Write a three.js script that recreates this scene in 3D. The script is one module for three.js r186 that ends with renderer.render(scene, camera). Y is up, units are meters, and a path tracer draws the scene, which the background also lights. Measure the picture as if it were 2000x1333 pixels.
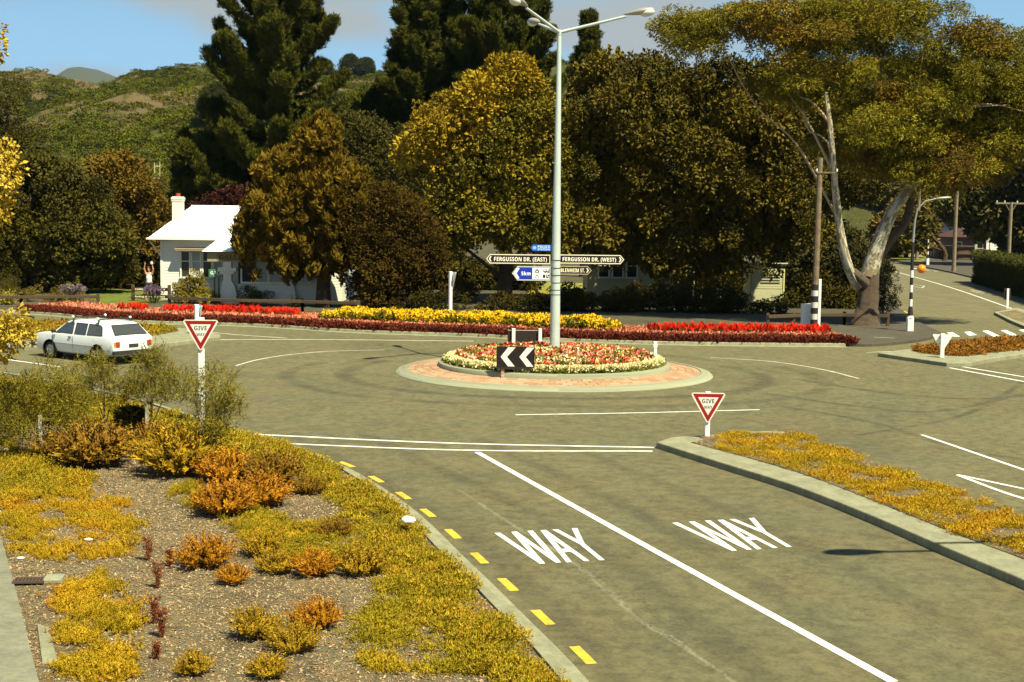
import * as THREE from 'three';
import { mergeGeometries, toCreasedNormals } from 'three/addons/utils/BufferGeometryUtils.js';
import { MarchingCubes } from 'three/addons/objects/MarchingCubes.js';
import { ImprovedNoise } from 'three/addons/math/ImprovedNoise.js';
import { Brush, Evaluator, SUBTRACTION } from 'three-bvh-csg';

// ---------------------------------------------------------------- camera, sky, sun, exposure
const scene = new THREE.Scene();
const camera = new THREE.PerspectiveCamera(26.9922, 1.5, 0.1, 9000);
camera.position.set(0, 5.1, 0);
camera.rotation.order = 'YXZ';
camera.rotation.set(-0.09032, 0, 0.01222);
const renderer = new THREE.WebGLRenderer({ antialias: true });
renderer.toneMapping = THREE.LinearToneMapping;
renderer.toneMappingExposure = 2.05;
renderer.shadowMap.enabled = true;

function mulberry(a) { return function () { a |= 0; a = a + 0x6D2B79F5 | 0; let t = Math.imul(a ^ a >>> 15, 1 | a); t = t + Math.imul(t ^ t >>> 7, 61 | t) ^ t; return ((t ^ t >>> 14) >>> 0) / 4294967296; }; }
const perlin = new ImprovedNoise();
const fbm = (x, y, z, o = 4) => { let s = 0, a = 0.5; for (let i = 0; i < o; i++) { s += a * perlin.noise(x, y, z); x *= 2.03; y *= 2.03; z *= 2.03; a *= 0.5; } return s; };
const clamp = (v, a = 0, b = 1) => Math.min(b, Math.max(a, v));
const lerp = (a, b, t) => a + (b - a) * t;
const smooth = (a, b, x) => { const t = clamp((x - a) / (b - a)); return t * t * (3 - 2 * t); };

{ // blue sky with thin drifting cloud, same all round, darkened overhead to cut fill
  const w = 1024, h = 512, d = new Float32Array(w * h * 4);
  for (let j = 0; j < h; j++) for (let i = 0; i < w; i++) {
    const el = ((j + 0.5) / h - 0.5) * Math.PI, az = ((i + 0.5) / w - 0.5) * 2 * Math.PI;
    const e = Math.max(0, Math.sin(el)), x = Math.cos(el) * Math.cos(az), z = Math.cos(el) * Math.sin(az);
    const up = smooth(0, 0.42, e);
    const r = lerp(0.42, 0.05, up), g = lerp(0.72, 0.14, up), b = lerp(0.95, 0.32, up);
    const k = 5.2, n = fbm(x * k + 9.1, Math.sin(el) * k * 4.2 + 0.4, z * k + 4.2, 5) * 1.6 + 0.5;
    const c = smooth(0.4, 0.85, n + 0.12 * smooth(0.085, 0.14, e) - 0.16 * smooth(0.2, 0.5, e)) * 0.9;
    const o = (j * w + i) * 4;
    d[o] = lerp(r, 0.47, c); d[o + 1] = lerp(g, 0.49, c); d[o + 2] = lerp(b, 0.45, c); d[o + 3] = 1;
  }
  const t = new THREE.DataTexture(d, w, h, THREE.RGBAFormat, THREE.FloatType);
  t.mapping = THREE.EquirectangularReflectionMapping; t.magFilter = THREE.LinearFilter; t.minFilter = THREE.LinearFilter; t.needsUpdate = true;
  scene.background = t; scene.environment = t;
  scene.backgroundIntensity = scene.environmentIntensity = 0.5;
}
const sunAz = THREE.MathUtils.degToRad(40), sunEl = THREE.MathUtils.degToRad(56);
const sun = new THREE.DirectionalLight(new THREE.Color(1, 0.92, 0.63), 5);
sun.position.set(Math.sin(sunAz) * Math.cos(sunEl) * 200, Math.sin(sunEl) * 200, -50 + Math.cos(sunAz) * Math.cos(sunEl) * 200);
sun.target.position.set(0, 0, -50);
sun.castShadow = true; sun.shadow.mapSize.set(4096, 4096);
Object.assign(sun.shadow.camera, { left: -90, right: 90, top: 90, bottom: -90, near: 1, far: 500 });
scene.add(sun, sun.target);

// ---------------------------------------------------------------- helpers
const taken = new Map();
function numbered(name) { const n = taken.get(name) ?? 0; taken.set(name, n + 1); return n ? `${name}_${String(n).padStart(3, '0')}` : name; }
function shade(o) { o.traverse((m) => { if (m.isMesh) { m.castShadow = true; m.receiveShadow = true; } }); return o; }
function tag(o, label, category, group, kind) {
  o.userData.label = label; if (category) o.userData.category = category;
  if (group) o.userData.group = group; if (kind) o.userData.kind = kind;
  return o;
}
function thing(name, label, category, pos = [0, 0, 0], turn = 0, group) {
  const o = new THREE.Group(); o.name = numbered(name); o.position.set(...pos); o.rotation.y = turn; scene.add(o);
  return tag(o, label, category, group);
}
function part(name, geo, mat, parent, label) {
  const m = new THREE.Mesh(Array.isArray(geo) ? merge(geo) : geo, mat); m.name = name; parent.add(m);
  m.castShadow = m.receiveShadow = true;
  if (label) m.userData.label = label;
  return m;
}
function struct(name, geo, mat, label) {
  const m = part(numbered(name), geo, mat, scene); m.userData.kind = 'structure'; m.userData.label = label; m.userData.category = name.replace(/_/g, ' ');
  return m;
}
function merge(list) {
  return mergeGeometries(list.map((g) => { const n = g.index ? g.toNonIndexed() : g.clone(); for (const k of Object.keys(n.attributes)) if (!['position', 'normal', 'uv'].includes(k)) n.deleteAttribute(k); if (!n.attributes.uv) n.setAttribute('uv', new THREE.BufferAttribute(new Float32Array(n.attributes.position.count * 2), 2)); return n; }));
}
const M4 = new THREE.Matrix4(), Q4 = new THREE.Quaternion(), E4 = new THREE.Euler();
function at(g, x = 0, y = 0, z = 0, rx = 0, ry = 0, rz = 0) { return g.applyMatrix4(new THREE.Matrix4().compose(new THREE.Vector3(x, y, z), new THREE.Quaternion().setFromEuler(new THREE.Euler(rx, ry, rz)), new THREE.Vector3(1, 1, 1))); }
const box = (w, h, d, x, y, z, rx, ry, rz) => at(new THREE.BoxGeometry(w, h, d), x, y, z, rx, ry, rz);
function bevelBox(w, h, d, b, x, y, z, rx, ry, rz) {   // a box whose long edges are chamfered
  const s = new THREE.Shape(); const a = w / 2 - b, c = h / 2 - b;
  s.moveTo(-a, -c); s.lineTo(a, -c); s.lineTo(a, c); s.lineTo(-a, c); s.closePath();
  const g = new THREE.ExtrudeGeometry(s, { depth: d - 2 * b, bevelEnabled: true, bevelSize: b, bevelThickness: b, bevelSegments: 1 });
  g.translate(0, 0, -(d - 2 * b) / 2);
  return at(g, x, y, z, rx, ry, rz);
}
const cyl = (r0, r1, h, x, y, z, n = 12, rx, ry, rz) => at(new THREE.CylinderGeometry(r1, r0, h, n), x, y, z, rx, ry, rz);
function bar(a, b, r0, r1 = r0, n = 8) {   // round bar from a to b
  const A = new THREE.Vector3(...a), B = new THREE.Vector3(...b), d = B.clone().sub(A), g = new THREE.CylinderGeometry(r1, r0, d.length(), n);
  g.applyQuaternion(new THREE.Quaternion().setFromUnitVectors(new THREE.Vector3(0, 1, 0), d.clone().normalize()));
  const c = A.add(B).multiplyScalar(0.5); return g.translate(c.x, c.y, c.z);
}
function limb(pts, r0, r1, n = 8, wob = 0, seed = 1) {   // tapered, slightly uneven tube through points
  const c = new THREE.CatmullRomCurve3(pts.map((p) => new THREE.Vector3(...p))), L = c.getLength(), k = Math.max(3, Math.min(40, Math.round(L / 0.5)));
  const g = new THREE.TubeGeometry(c, k, 1, n, false), p = g.attributes.position, per = n + 1;
  for (let i = 0; i <= k; i++) {
    const o = c.getPointAt(i / k), r = lerp(r0, r1, Math.pow(i / k, 0.8));
    for (let j = 0; j < per; j++) {
      const q = i * per + j, w = r * (1 + wob * fbm(i * 0.35 + seed * 7.3, Math.cos(j / n * 6.283) * 1.3, Math.sin(j / n * 6.283) * 1.3, 3));
      p.setXYZ(q, o.x + (p.getX(q) - o.x) * w, o.y + (p.getY(q) - o.y) * w, o.z + (p.getZ(q) - o.z) * w);
    }
  }
  const uv = g.attributes.uv; for (let i = 0; i < uv.count; i++) uv.setXY(i, uv.getX(i) * L * 0.5, uv.getY(i));
  g.computeVertexNormals(); return g;
}
const lin = (r, g, b) => new THREE.Color().setRGB(r, g, b);
const mat = (c, rough = 0.8, extra = {}) => new THREE.MeshStandardMaterial({ color: Array.isArray(c) ? lin(...c) : c, roughness: rough, side: THREE.DoubleSide, ...extra });

// textures -------------------------------------------------------
function dataTex(w, h, fn, srgb = true) {
  const d = new Uint8Array(w * h * 4);
  for (let j = 0; j < h; j++) for (let i = 0; i < w; i++) { const c = fn(i, j), o = (j * w + i) * 4; d[o] = clamp(c[0]) * 255; d[o + 1] = clamp(c[1]) * 255; d[o + 2] = clamp(c[2]) * 255; d[o + 3] = 255; }
  const t = new THREE.DataTexture(d, w, h); t.magFilter = THREE.LinearFilter; t.minFilter = THREE.LinearMipmapLinearFilter; t.generateMipmaps = true;
  t.wrapS = t.wrapT = THREE.RepeatWrapping; if (srgb) t.colorSpace = THREE.SRGBColorSpace; t.needsUpdate = true; return t;
}
const s8 = (v) => v <= 0.0031308 ? v * 12.92 : 1.055 * Math.pow(v, 1 / 2.4) - 0.055;
function vnoise(n, seed) { const r = mulberry(seed), a = new Float32Array(n * n); for (let i = 0; i < n * n; i++) a[i] = r(); return (x, y) => { const xi = Math.floor(x), yi = Math.floor(y), fx = x - xi, fy = y - yi, m = (k) => ((k % n) + n) % n, g = (p, q) => a[m(q) * n + m(p)]; const u = fx * fx * (3 - 2 * fx), v = fy * fy * (3 - 2 * fy); return lerp(lerp(g(xi, yi), g(xi + 1, yi), u), lerp(g(xi, yi + 1), g(xi + 1, yi + 1), u), v); }; }
// tileable grain: multiplies a base colour by 1 +- amount, coarse and fine
function grainTex(size, seed, amount, base = [1, 1, 1], speck = 0.3, tint = 0.05) {
  const a = vnoise(8, seed), b = vnoise(32, seed + 1), c = vnoise(128, seed + 2), r = mulberry(seed + 3);
  return dataTex(size, size, (i, j) => {
    const u = i / size, v = j / size, n = (a(u * 8, v * 8) - 0.5) * 0.8 + (b(u * 32, v * 32) - 0.5) * 0.6 + (c(u * 128, v * 128) - 0.5) * 0.6 + (r() - 0.5) * speck * 2;
    const k = 1 + n * amount, t = (b(u * 32 + 9, v * 32 + 4) - 0.5) * tint;
    return [s8(base[0] * k * (1 + t)), s8(base[1] * k), s8(base[2] * k * (1 - t))];
  });
}
const bumpTex = (size, seed, f = 64) => { const c = vnoise(f, seed), r = mulberry(seed + 5); return dataTex(size, size, (i, j) => { const v = c(i / size * f, j / size * f) * 0.5 + r() * 0.5; return [v, v, v]; }, false); };
const rep = (t, x, y = x) => { const c = t.clone(); c.repeat.set(x, y); c.needsUpdate = true; return c; };
function sheetUV(g, s = 1) { const p = g.attributes.position, u = new Float32Array(p.count * 2); for (let i = 0; i < p.count; i++) { u[i * 2] = p.getX(i) * s; u[i * 2 + 1] = -p.getZ(i) * s; } g.setAttribute('uv', new THREE.BufferAttribute(u, 2)); return g; }
// flat polygon [[x,z]...] at height y, uv in metres
function poly(pts, y) {
  const s = new THREE.Shape(pts.map(([x, z]) => new THREE.Vector2(x, -z))), g = new THREE.ShapeGeometry(s);
  g.rotateX(-Math.PI / 2); g.translate(0, y, 0); return sheetUV(g);
}
// solid slab with vertical sides, top at y1
function slab(pts, y0, y1, bevel = 0.02) {
  const s = new THREE.Shape(pts.map(([x, z]) => new THREE.Vector2(x, -z))), g = new THREE.ExtrudeGeometry(s, { depth: y1 - y0 - bevel, bevelEnabled: bevel > 0, bevelSize: bevel, bevelThickness: bevel, bevelOffset: -bevel, bevelSegments: 2, curveSegments: 4 });
  g.rotateX(-Math.PI / 2); g.translate(0, y0, 0); return sheetUV(g);
}
function curve(pts, n) { const c = new THREE.CatmullRomCurve3(pts.map(([x, z]) => new THREE.Vector3(x, 0, z)), false, 'centripetal'); return c.getSpacedPoints(n).map((p) => [p.x, p.z]); }
// strip of even width along a line of [x,z]; offset shifts it sideways
function strip(pts, width, y, offset = 0) {
  const n = pts.length, pos = [], idx = [];
  for (let i = 0; i < n; i++) {
    const a = pts[Math.max(0, i - 1)], b = pts[Math.min(n - 1, i + 1)]; let dx = b[0] - a[0], dz = b[1] - a[1]; const l = Math.hypot(dx, dz); dx /= l; dz /= l;
    for (const s of [-0.5, 0.5]) { const k = s * width + offset; pos.push(pts[i][0] - dz * k, y, pts[i][1] + dx * k); }
    if (i) { const q = i * 2; idx.push(q - 2, q, q - 1, q - 1, q, q + 1); }
  }
  const g = new THREE.BufferGeometry(); g.setAttribute('position', new THREE.Float32BufferAttribute(pos, 3)); g.setIndex(idx); g.computeVertexNormals();
  if (g.attributes.normal.getY(0) < 0) { const ix = g.index.array; for (let i = 0; i < ix.length; i += 3) { const t = ix[i]; ix[i] = ix[i + 1]; ix[i + 1] = t; } g.computeVertexNormals(); }
  return sheetUV(g);
}
// profile [[across, up]...] swept along a line
function sweep(pts, prof, closed = false) {
  const n = pts.length, m = prof.length, pos = [], idx = [];
  for (let i = 0; i < n; i++) {
    const a = closed ? pts[(i + n - 1) % n] : pts[Math.max(0, i - 1)], b = closed ? pts[(i + 1) % n] : pts[Math.min(n - 1, i + 1)]; let dx = b[0] - a[0], dz = b[1] - a[1]; const l = Math.hypot(dx, dz); dx /= l; dz /= l;
    for (const [k, h] of prof) pos.push(pts[i][0] - dz * k, h, pts[i][1] + dx * k);
  }
  const N = closed ? n : n - 1;
  for (let i = 0; i < N; i++) for (let j = 0; j < m - 1; j++) { const p = i * m + j, q = ((i + 1) % n) * m + j; idx.push(p, q, p + 1, p + 1, q, q + 1); }
  const g = new THREE.BufferGeometry(); g.setAttribute('position', new THREE.Float32BufferAttribute(pos, 3)); g.setIndex(idx); g.computeVertexNormals();
  return toCreasedNormals(sheetUV(g), 0.5);
}
function inside(p, x, z) { let c = false; for (let i = 0, j = p.length - 1; i < p.length; j = i++) if ((p[i][1] > z) !== (p[j][1] > z) && x < (p[j][0] - p[i][0]) * (z - p[i][1]) / (p[j][1] - p[i][1]) + p[i][0]) c = !c; return c; }
function bounds(p) { const xs = p.map((a) => a[0]), zs = p.map((a) => a[1]); return [Math.min(...xs), Math.max(...xs), Math.min(...zs), Math.max(...zs)]; }
function scatter(p, n, rnd, keep) { const [x0, x1, z0, z1] = bounds(p), out = []; let tries = 0; while (out.length < n && tries++ < n * 30) { const x = lerp(x0, x1, rnd()), z = lerp(z0, z1, rnd()); if (inside(p, x, z) && (!keep || keep(x, z))) out.push([x, z]); } return out; }
function copies(name, geo, material, parent, items, kind = 'stuff') {   // items: [Matrix4, Color]
  const m = new THREE.InstancedMesh(geo, material, items.length); m.name = name;
  items.forEach(([a, c], i) => { m.setMatrixAt(i, a); m.setColorAt(i, c); });
  m.castShadow = m.receiveShadow = true; if (kind) m.userData.kind = kind; parent.add(m); return m;
}
const place = (x, y, z, s, rnd, tilt = 0.4, sy = 1) => new THREE.Matrix4().compose(new THREE.Vector3(x, y, z), new THREE.Quaternion().setFromEuler(new THREE.Euler((rnd() - 0.5) * tilt * 2, rnd() * 6.283, (rnd() - 0.5) * tilt * 2)), new THREE.Vector3(s, s * sy, s));
function pick(cols, t, rnd, vary = 0.25) { const k = clamp(t, 0, 0.9999) * (cols.length - 1), i = Math.floor(k), a = cols[i], b = cols[i + 1] ?? a, f = k - i, v = 1 + (rnd() - 0.5) * 2 * vary; return lin(lerp(a[0], b[0], f) * v, lerp(a[1], b[1], f) * v, lerp(a[2], b[2], f) * v); }

// foliage pieces -------------------------------------------------
function leafClump(n, R, len, wid, seed, up = 0.25, flat = 0.75) {   // n bent leaves through a flattened ball
  const r = mulberry(seed), pos = [];
  const v = new THREE.Vector3(), d = new THREE.Vector3(), s = new THREE.Vector3(), u = new THREE.Vector3();
  for (let i = 0; i < n; i++) {
    const a = r() * 6.283, c = r() * 2 - 1, q = Math.sqrt(1 - c * c), k = R * Math.cbrt(0.15 + 0.85 * r());
    v.set(q * Math.cos(a) * k, c * k * flat, q * Math.sin(a) * k);
    d.set(q * Math.cos(a) + (r() - 0.5) * 1.4, c * 0.6 + (r() - 0.5) * 1.2 + up, q * Math.sin(a) + (r() - 0.5) * 1.4).normalize();
    s.set(r() - 0.5, (r() - 0.5) * 0.7, r() - 0.5).cross(d).normalize(); u.crossVectors(s, d);
    const L = len * (0.7 + r() * 0.6), W = wid * (0.7 + r() * 0.6) / 2, b = L * 0.12;
    const A = v.clone(), T = v.clone().addScaledVector(d, L).addScaledVector(u, -b), m = v.clone().addScaledVector(d, L * 0.5).addScaledVector(u, b);
    const p1 = m.clone().addScaledVector(s, W), p2 = m.clone().addScaledVector(s, -W);
    for (const p of [A, p1, T, A, T, p2]) pos.push(p.x, p.y, p.z);
  }
  const g = new THREE.BufferGeometry(); g.setAttribute('position', new THREE.Float32BufferAttribute(pos, 3)); g.computeVertexNormals(); return g;
}
function needleTuft(n, len, wid, seed, cone = 0.9) {   // needles fanned round +y
  const r = mulberry(seed), pos = [];
  for (let i = 0; i < n; i++) {
    const y0 = r() * len * 0.9 - len * 0.3, a = r() * 6.283, t = cone * (0.35 + r() * 0.65), d = new THREE.Vector3(Math.sin(t) * Math.cos(a), Math.cos(t), Math.sin(t) * Math.sin(a));
    const s = new THREE.Vector3(-Math.sin(a), 0, Math.cos(a)).applyAxisAngle(d, r() * 3), L = len * (0.6 + r() * 0.5), W = wid / 2;
    const A = new THREE.Vector3(0, y0, 0), B = A.clone().addScaledVector(d, L);
    const p = A.clone().addScaledVector(d, L * 0.35).addScaledVector(s, W), q = A.clone().addScaledVector(d, L * 0.35).addScaledVector(s, -W);
    for (const k of [A, p, B, A, B, q]) pos.push(k.x, k.y, k.z);
  }
  const g = new THREE.BufferGeometry(); g.setAttribute('position', new THREE.Float32BufferAttribute(pos, 3)); g.computeVertexNormals(); return g;
}
function sprig(n, len, leaf, seed) {   // an upright twig with short leaves along it
  const r = mulberry(seed), pos = [], bend = (r() - 0.5) * 0.5;
  const P = (t) => new THREE.Vector3(bend * t * t * len, t * len, Math.sin(t * 2 + seed) * 0.05 * len);
  const tri = (a, b, c) => pos.push(a.x, a.y, a.z, b.x, b.y, b.z, c.x, c.y, c.z);
  for (let i = 0; i < 3; i++) { const a = P(i / 3), b = P((i + 1) / 3), w = 0.006 * (1 - i / 4); tri(a.clone().add(new THREE.Vector3(w, 0, 0)), b, a.clone().add(new THREE.Vector3(-w, 0, w))); }
  for (let i = 0; i < n; i++) {
    const t = 0.15 + 0.85 * (i + r()) / n, a = r() * 6.283, o = P(t), e = 0.5 + r() * 0.5, d = new THREE.Vector3(Math.cos(a) * e, 0.75, Math.sin(a) * e).normalize(), s = new THREE.Vector3(-Math.sin(a), (r() - 0.5) * 0.8, Math.cos(a)).normalize();
    const L = leaf * (0.7 + r() * 0.6) * (1.15 - 0.5 * t), w = L * 0.2, m = o.clone().addScaledVector(d, L * 0.5), T = o.clone().addScaledVector(d, L);
    tri(o, m.clone().addScaledVector(s, w), T); tri(o, T, m.clone().addScaledVector(s, -w));
  }
  const g = new THREE.BufferGeometry(); g.setAttribute('position', new THREE.Float32BufferAttribute(pos, 3)); g.computeVertexNormals(); return g;
}
const foliage = (rough, spec) => new THREE.MeshPhysicalMaterial({ color: 0xffffff, roughness: rough, specularIntensity: spec, side: THREE.DoubleSide });
const leafMat = foliage(0.65, 0.3), dullLeaf = foliage(0.95, 0.15);

// ---------------------------------------------------------------- ground, roads, kerbs
const earth = mat([1, 1, 1], 1, { map: rep(grainTex(512, 11, 0.5, [0.07, 0.062, 0.03], 0.5), 0.12), bumpMap: rep(bumpTex(256, 12), 0.4), bumpScale: 0.05 });
struct('ground', poly([[-2500, 30], [2500, 30], [2500, -6000], [-2500, -6000]], -0.06), earth, 'flat earth under trees and gardens reaching to the hills');

const AX0 = -27, AX1 = 37, AZ0 = -14, AZ1 = -78;
const asphaltFine = bumpTex(512, 21, 128);
function asphaltMap() {
  const w = 2048, a = vnoise(16, 31), b = vnoise(64, 32), c = vnoise(256, 33), st = vnoise(512, 36), r = mulberry(34);
  const stain = new Float32Array(w * w);   // stains and marks in the surface: negative darker, positive paler
  const px = (x) => (x - AX0) / (AX1 - AX0) * w, pz = (z) => (AZ0 - z) / (AZ0 - AZ1) * w;
  function stroke(pts, width, k, patchy = 0.5, seed = 1) {
    const R = Math.max(0.6, width / 2 / 64 * w), n = vnoise(64, seed);
    for (let i = 0; i + 1 < pts.length; i++) {
      const [x0, z0] = pts[i], [x1, z1] = pts[i + 1], steps = Math.ceil(Math.hypot(x1 - x0, z1 - z0) / 0.03);
      for (let s = 0; s < steps; s++) {
        const cx = px(lerp(x0, x1, s / steps)), cz = pz(lerp(z0, z1, s / steps)), f = 1 - patchy + patchy * 2 * (n(cx * 0.06, cz * 0.06) - 0.25);
        for (let j = Math.floor(cz - R); j <= cz + R; j++) for (let i2 = Math.floor(cx - R); i2 <= cx + R; i2++) {
          if (i2 < 0 || j < 0 || i2 >= w || j >= w) continue;
          const q = 1 - Math.hypot(i2 - cx, j - cz) / R; if (q <= 0) continue;
          const v = k * clamp(q * 1.6) * clamp(f), o = j * w + i2; if (Math.abs(v) > Math.abs(stain[o])) stain[o] = v;
        }
      }
    }
  }
  const arc = (rad, a0, a1, wob = 0) => { const o = []; for (let i = 0; i <= 60; i++) { const t = lerp(a0, a1, i / 60); o.push([1.35 + Math.cos(t) * (rad + wob * Math.sin(t * 3)), -45.3 + Math.sin(t) * (rad + wob * Math.sin(t * 3))]); } return o; };
  // wheel tracks polished darker by traffic
  stroke(arc(6.6, -0.4, 3.6, 0.2), 0.8, -0.36, 0.4, 41); stroke(arc(8.3, -0.3, 3.4, 0.3), 0.7, -0.32, 0.5, 42); stroke(arc(7.3, 3.4, 6.2, 0.2), 0.8, -0.22, 0.5, 43);
  for (const [o, sd] of [[-0.85, 44], [0.85, 45]]) for (const line of [[[0.142, -31.635], [2.945, -24.117], [4.498, -18.653], [5.205, -14.214]], [[-4.169, -32.036], [-1.278, -25.657], [0.714, -20.418], [2.148, -14.566]]]) stroke(curve(line, 40).map(([x, z]) => [x + o, z]), 0.55, -0.24, 0.35, sd);
  stroke(curve([[7.357, -40.465], [8.946, -38.427], [10.797, -37.093], [14.957, -41.195]], 50), 0.4, -0.42, 0.6, 46); stroke(curve([[6.961, -38.247], [8.953, -35.108], [9.818, -31.654], [10.862, -29.741]], 50), 0.4, -0.36, 0.6, 47);
  stroke(curve([[8.187, -33.003], [11.054, -35.723], [13.117, -38.806], [16.129, -44.472]], 50), 0.3, -0.45, 0.6, 48); stroke(curve([[8.971, -44.138], [11.124, -40.827], [13.038, -39.874], [15.025, -40.968]], 50), 0.5, -0.4, 0.5, 50);
  // newer patch in the seal, and older pale one
  stroke(curve([[10.232, -38.544], [9.183, -34.279], [8.76, -31.575], [9.604, -30.948]], 20), 0.9, -0.12, 0.2, 49);
  // long sealed cracks
  const crack = (pts, sd, k = 0.9) => { const rr = mulberry(sd), c2 = curve(pts, 160).map(([x, z]) => [x + (rr() - 0.5) * 0.05, z + (rr() - 0.5) * 0.05]); stroke(c2, 0.05, k, 0.6, sd); };
  crack([[-1.007, -25.916], [-0.314, -23.927], [0.361, -22.043], [0.869, -20.579], [1.299, -19.024], [1.604, -17.681], [1.914, -16.924], [2.139, -16.225], [2.378, -15.405], [2.525, -14.901]], 61, 0.5);
  crack([[1, -20.131], [1.343, -18.637], [1.649, -17.456], [2.042, -16.418], [2.255, -15.758]], 62, 0.4); crack([[-0.904, -25.68], [0.037, -22.833], [1.007, -20.281], [1.568, -18.03]], 63, 0.3);
  // short dark plucked stones in the wheel path
  const pathA = curve([[1.014, -20.433], [1.744, -18.528], [2.325, -16.733], [2.944, -15.082]], 100), pathB = curve([[1.813, -27.115], [2.748, -24.752], [4.508, -20.303], [5.323, -16.855], [5.596, -15.013]], 100);
  for (const [pth, m] of [[pathA, 500], [pathB, 420]]) for (let i = 0; i < m; i++) { const p = pth[Math.floor(r() * 100)], x = p[0] + (r() + r() - 1) * 0.55, z = p[1] + (r() + r() - 1) * 0.5, l = 0.03 + r() * 0.06; stroke([[x, z], [x + l * 0.45, z + l]], 0.035, -0.35, 0.1, 70); }
  for (let i = 0; i < 260; i++) { const x = lerp(AX0, AX1, r()), z = lerp(AZ0, -60, r()); stroke([[x, z], [x + 0.03, z + 0.02]], 0.04, r() < 0.5 ? 0.5 : -0.4, 0.1, 71); }
  const oil = vnoise(24, 80);
  return dataTex(w, w, (i, j) => {
    const u = i / w, v = j / w;
    let k = 1 + (a(u * 16, v * 16) - 0.5) * 0.14 + (b(u * 64, v * 64) - 0.5) * 0.1 + (c(u * 256, v * 256) - 0.5) * 0.2 + (st(u * 512, v * 512) - 0.5) * 0.42 + (r() - 0.5) * 0.5;
    const s = stain[j * w + i], o = clamp((oil(u * 24, v * 24) - 0.72) * 3) * 0.2; k *= 1 - o; k *= s < 0 ? 1 + s : 1; 
    const t = (b(u * 64 + 5, v * 64 + 3) - 0.5) * 0.1;
    const base = [0.132 * k * (1 + t), 0.12 * k, 0.056 * k * (1 - t)];
    const p = s > 0 ? s : 0; return [s8(lerp(base[0], 0.5, p * 0.75)), s8(lerp(base[1], 0.47, p * 0.75)), s8(lerp(base[2], 0.36, p * 0.75))];
  });
}
const farAsphalt = mat([1, 1, 1], 0.92, { map: rep(grainTex(512, 35, 0.35, [0.124, 0.11, 0.055], 0.4), 0.15), bumpMap: rep(asphaltFine, 0.7), bumpScale: 0.006 });
const paleSeal = mat([1, 1, 1], 0.92, { map: rep(grainTex(512, 37, 0.35, [0.06, 0.052, 0.035], 0.4), 0.2), bumpMap: rep(asphaltFine, 0.7), bumpScale: 0.006 });
const road = struct('road', (() => { const g = poly([[AX0, AZ0], [AX1, AZ0], [AX1, AZ1], [AX0, AZ1]], 0), u = g.attributes.uv; for (let i = 0; i < u.count; i++) u.setXY(i, (u.getX(i) - AX0) / 64, (u.getY(i) + AZ0) / 64); return g; })(),
  mat([1, 1, 1], 0.9, { map: asphaltMap(), bumpMap: rep(asphaltFine, 90), bumpScale: 0.013 }), 'worn sealed carriageway of the intersection with tyre marks and cracks');
struct('side_street', poly([[15.137, -63.034], [27.803, -54.905], [55.995, -111.175], [38.51, -107.067], [49.225, -151.514], [62.621, -218.406], [60.179, -226.373], [51.387, -195.05], [27.9, -104.574]].map(([x, z]) => [x, z]), -0.006), farAsphalt, 'side street leading away behind the striped crossing pole');
struct('avenue', poly([[-120, -41], [AX0 + 0.01, -41], [AX0 + 0.01, -70], [-120, -95]], -0.004), farAsphalt, 'avenue carrying on to the left past the white car');

const concrete = mat([1, 1, 1], 0.9, { map: rep(grainTex(512, 51, 0.4, [0.22, 0.22, 0.14], 0.3), 0.5), bumpMap: rep(bumpTex(256, 52), 2), bumpScale: 0.004 });
const paleConcrete = mat([1, 1, 1], 0.85, { map: rep(grainTex(256, 53, 0.35, [0.24, 0.25, 0.17], 0.3), 0.6), bumpMap: rep(bumpTex(256, 52), 2), bumpScale: 0.004 });
const whitePaint = mat([1, 1, 1], 0.7, { map: rep(grainTex(512, 54, 0.4, [0.72, 0.72, 0.66], 0.5), 0.7) });
const wornPaint = mat([1, 1, 1], 0.8, { map: rep(grainTex(512, 55, 0.6, [0.5, 0.48, 0.38], 0.5), 0.7) });
const yellowPaint = mat([1, 1, 1], 0.75, { map: rep(grainTex(256, 56, 0.5, [0.6, 0.38, 0.03], 0.5), 0.7) });
const line = (name, pts, w, m = whitePaint, y = 0.005, n = 40, off = 0) => part(name, strip(pts.length > 2 ? curve(pts, n) : pts, w, y, off), m, road);

// painted lines
line('give_way_line', [[-6.15, -32.03], [-1.443, -31.089], [3.146, -30.811]], 0.13); line('give_way_line', [[-5.297, -30.797], [-1.07, -30.166], [3.066, -30.336]], 0.12);
line('lane_line', [[-0.712, -29.931], [1.561, -23.148], [4.243, -15.249]], 0.135); 
line('lane_line', [[0.113, -35.605], [3.314, -36.251], [6.543, -37.106]], 0.1, whitePaint);
line('edge_line', [[-9.009, -46.111], [-8.668, -47.924], [-7.917, -49.75], [-6.665, -51.199], [-4.701, -52.024]], 0.1, wornPaint);
line('edge_line', [[7.103, -50.667], [8.996, -49.659], [10.298, -47.347], [10.976, -44.623]], 0.1, wornPaint);
line('lane_line', [[-20.429, -50.41], [-17.163, -47.419], [-14.429, -45.191]], 0.11); 
line('edge_line', [[-11.501, -55.309], [-7.275, -55.888], [-1.518, -55.995]], 0.17, wornPaint); line('edge_line', [[-12.892, -58.936], [-11.014, -57.47], [-8.964, -56.341]], 0.12, wornPaint);
line('edge_line', [[-18.29, -60.231], [-14.47, -59.739], [-12.735, -58.705]], 0.12, wornPaint);
line('lane_line', [[9.673, -33.12], [10.593, -27.854]], 0.1); line('chevron_line', [[8.901, -27.962], [9.965, -26.164]], 0.1); line('chevron_line', [[8.904, -27.907], [9.267, -26.024], [9.659, -24.854]], 0.1);
line('give_way_line', [[14.925, -48.18], [16.513, -42.933]], 0.13); line('give_way_line', [[15.482, -48.565], [17.142, -44.17]], 0.12);
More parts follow.
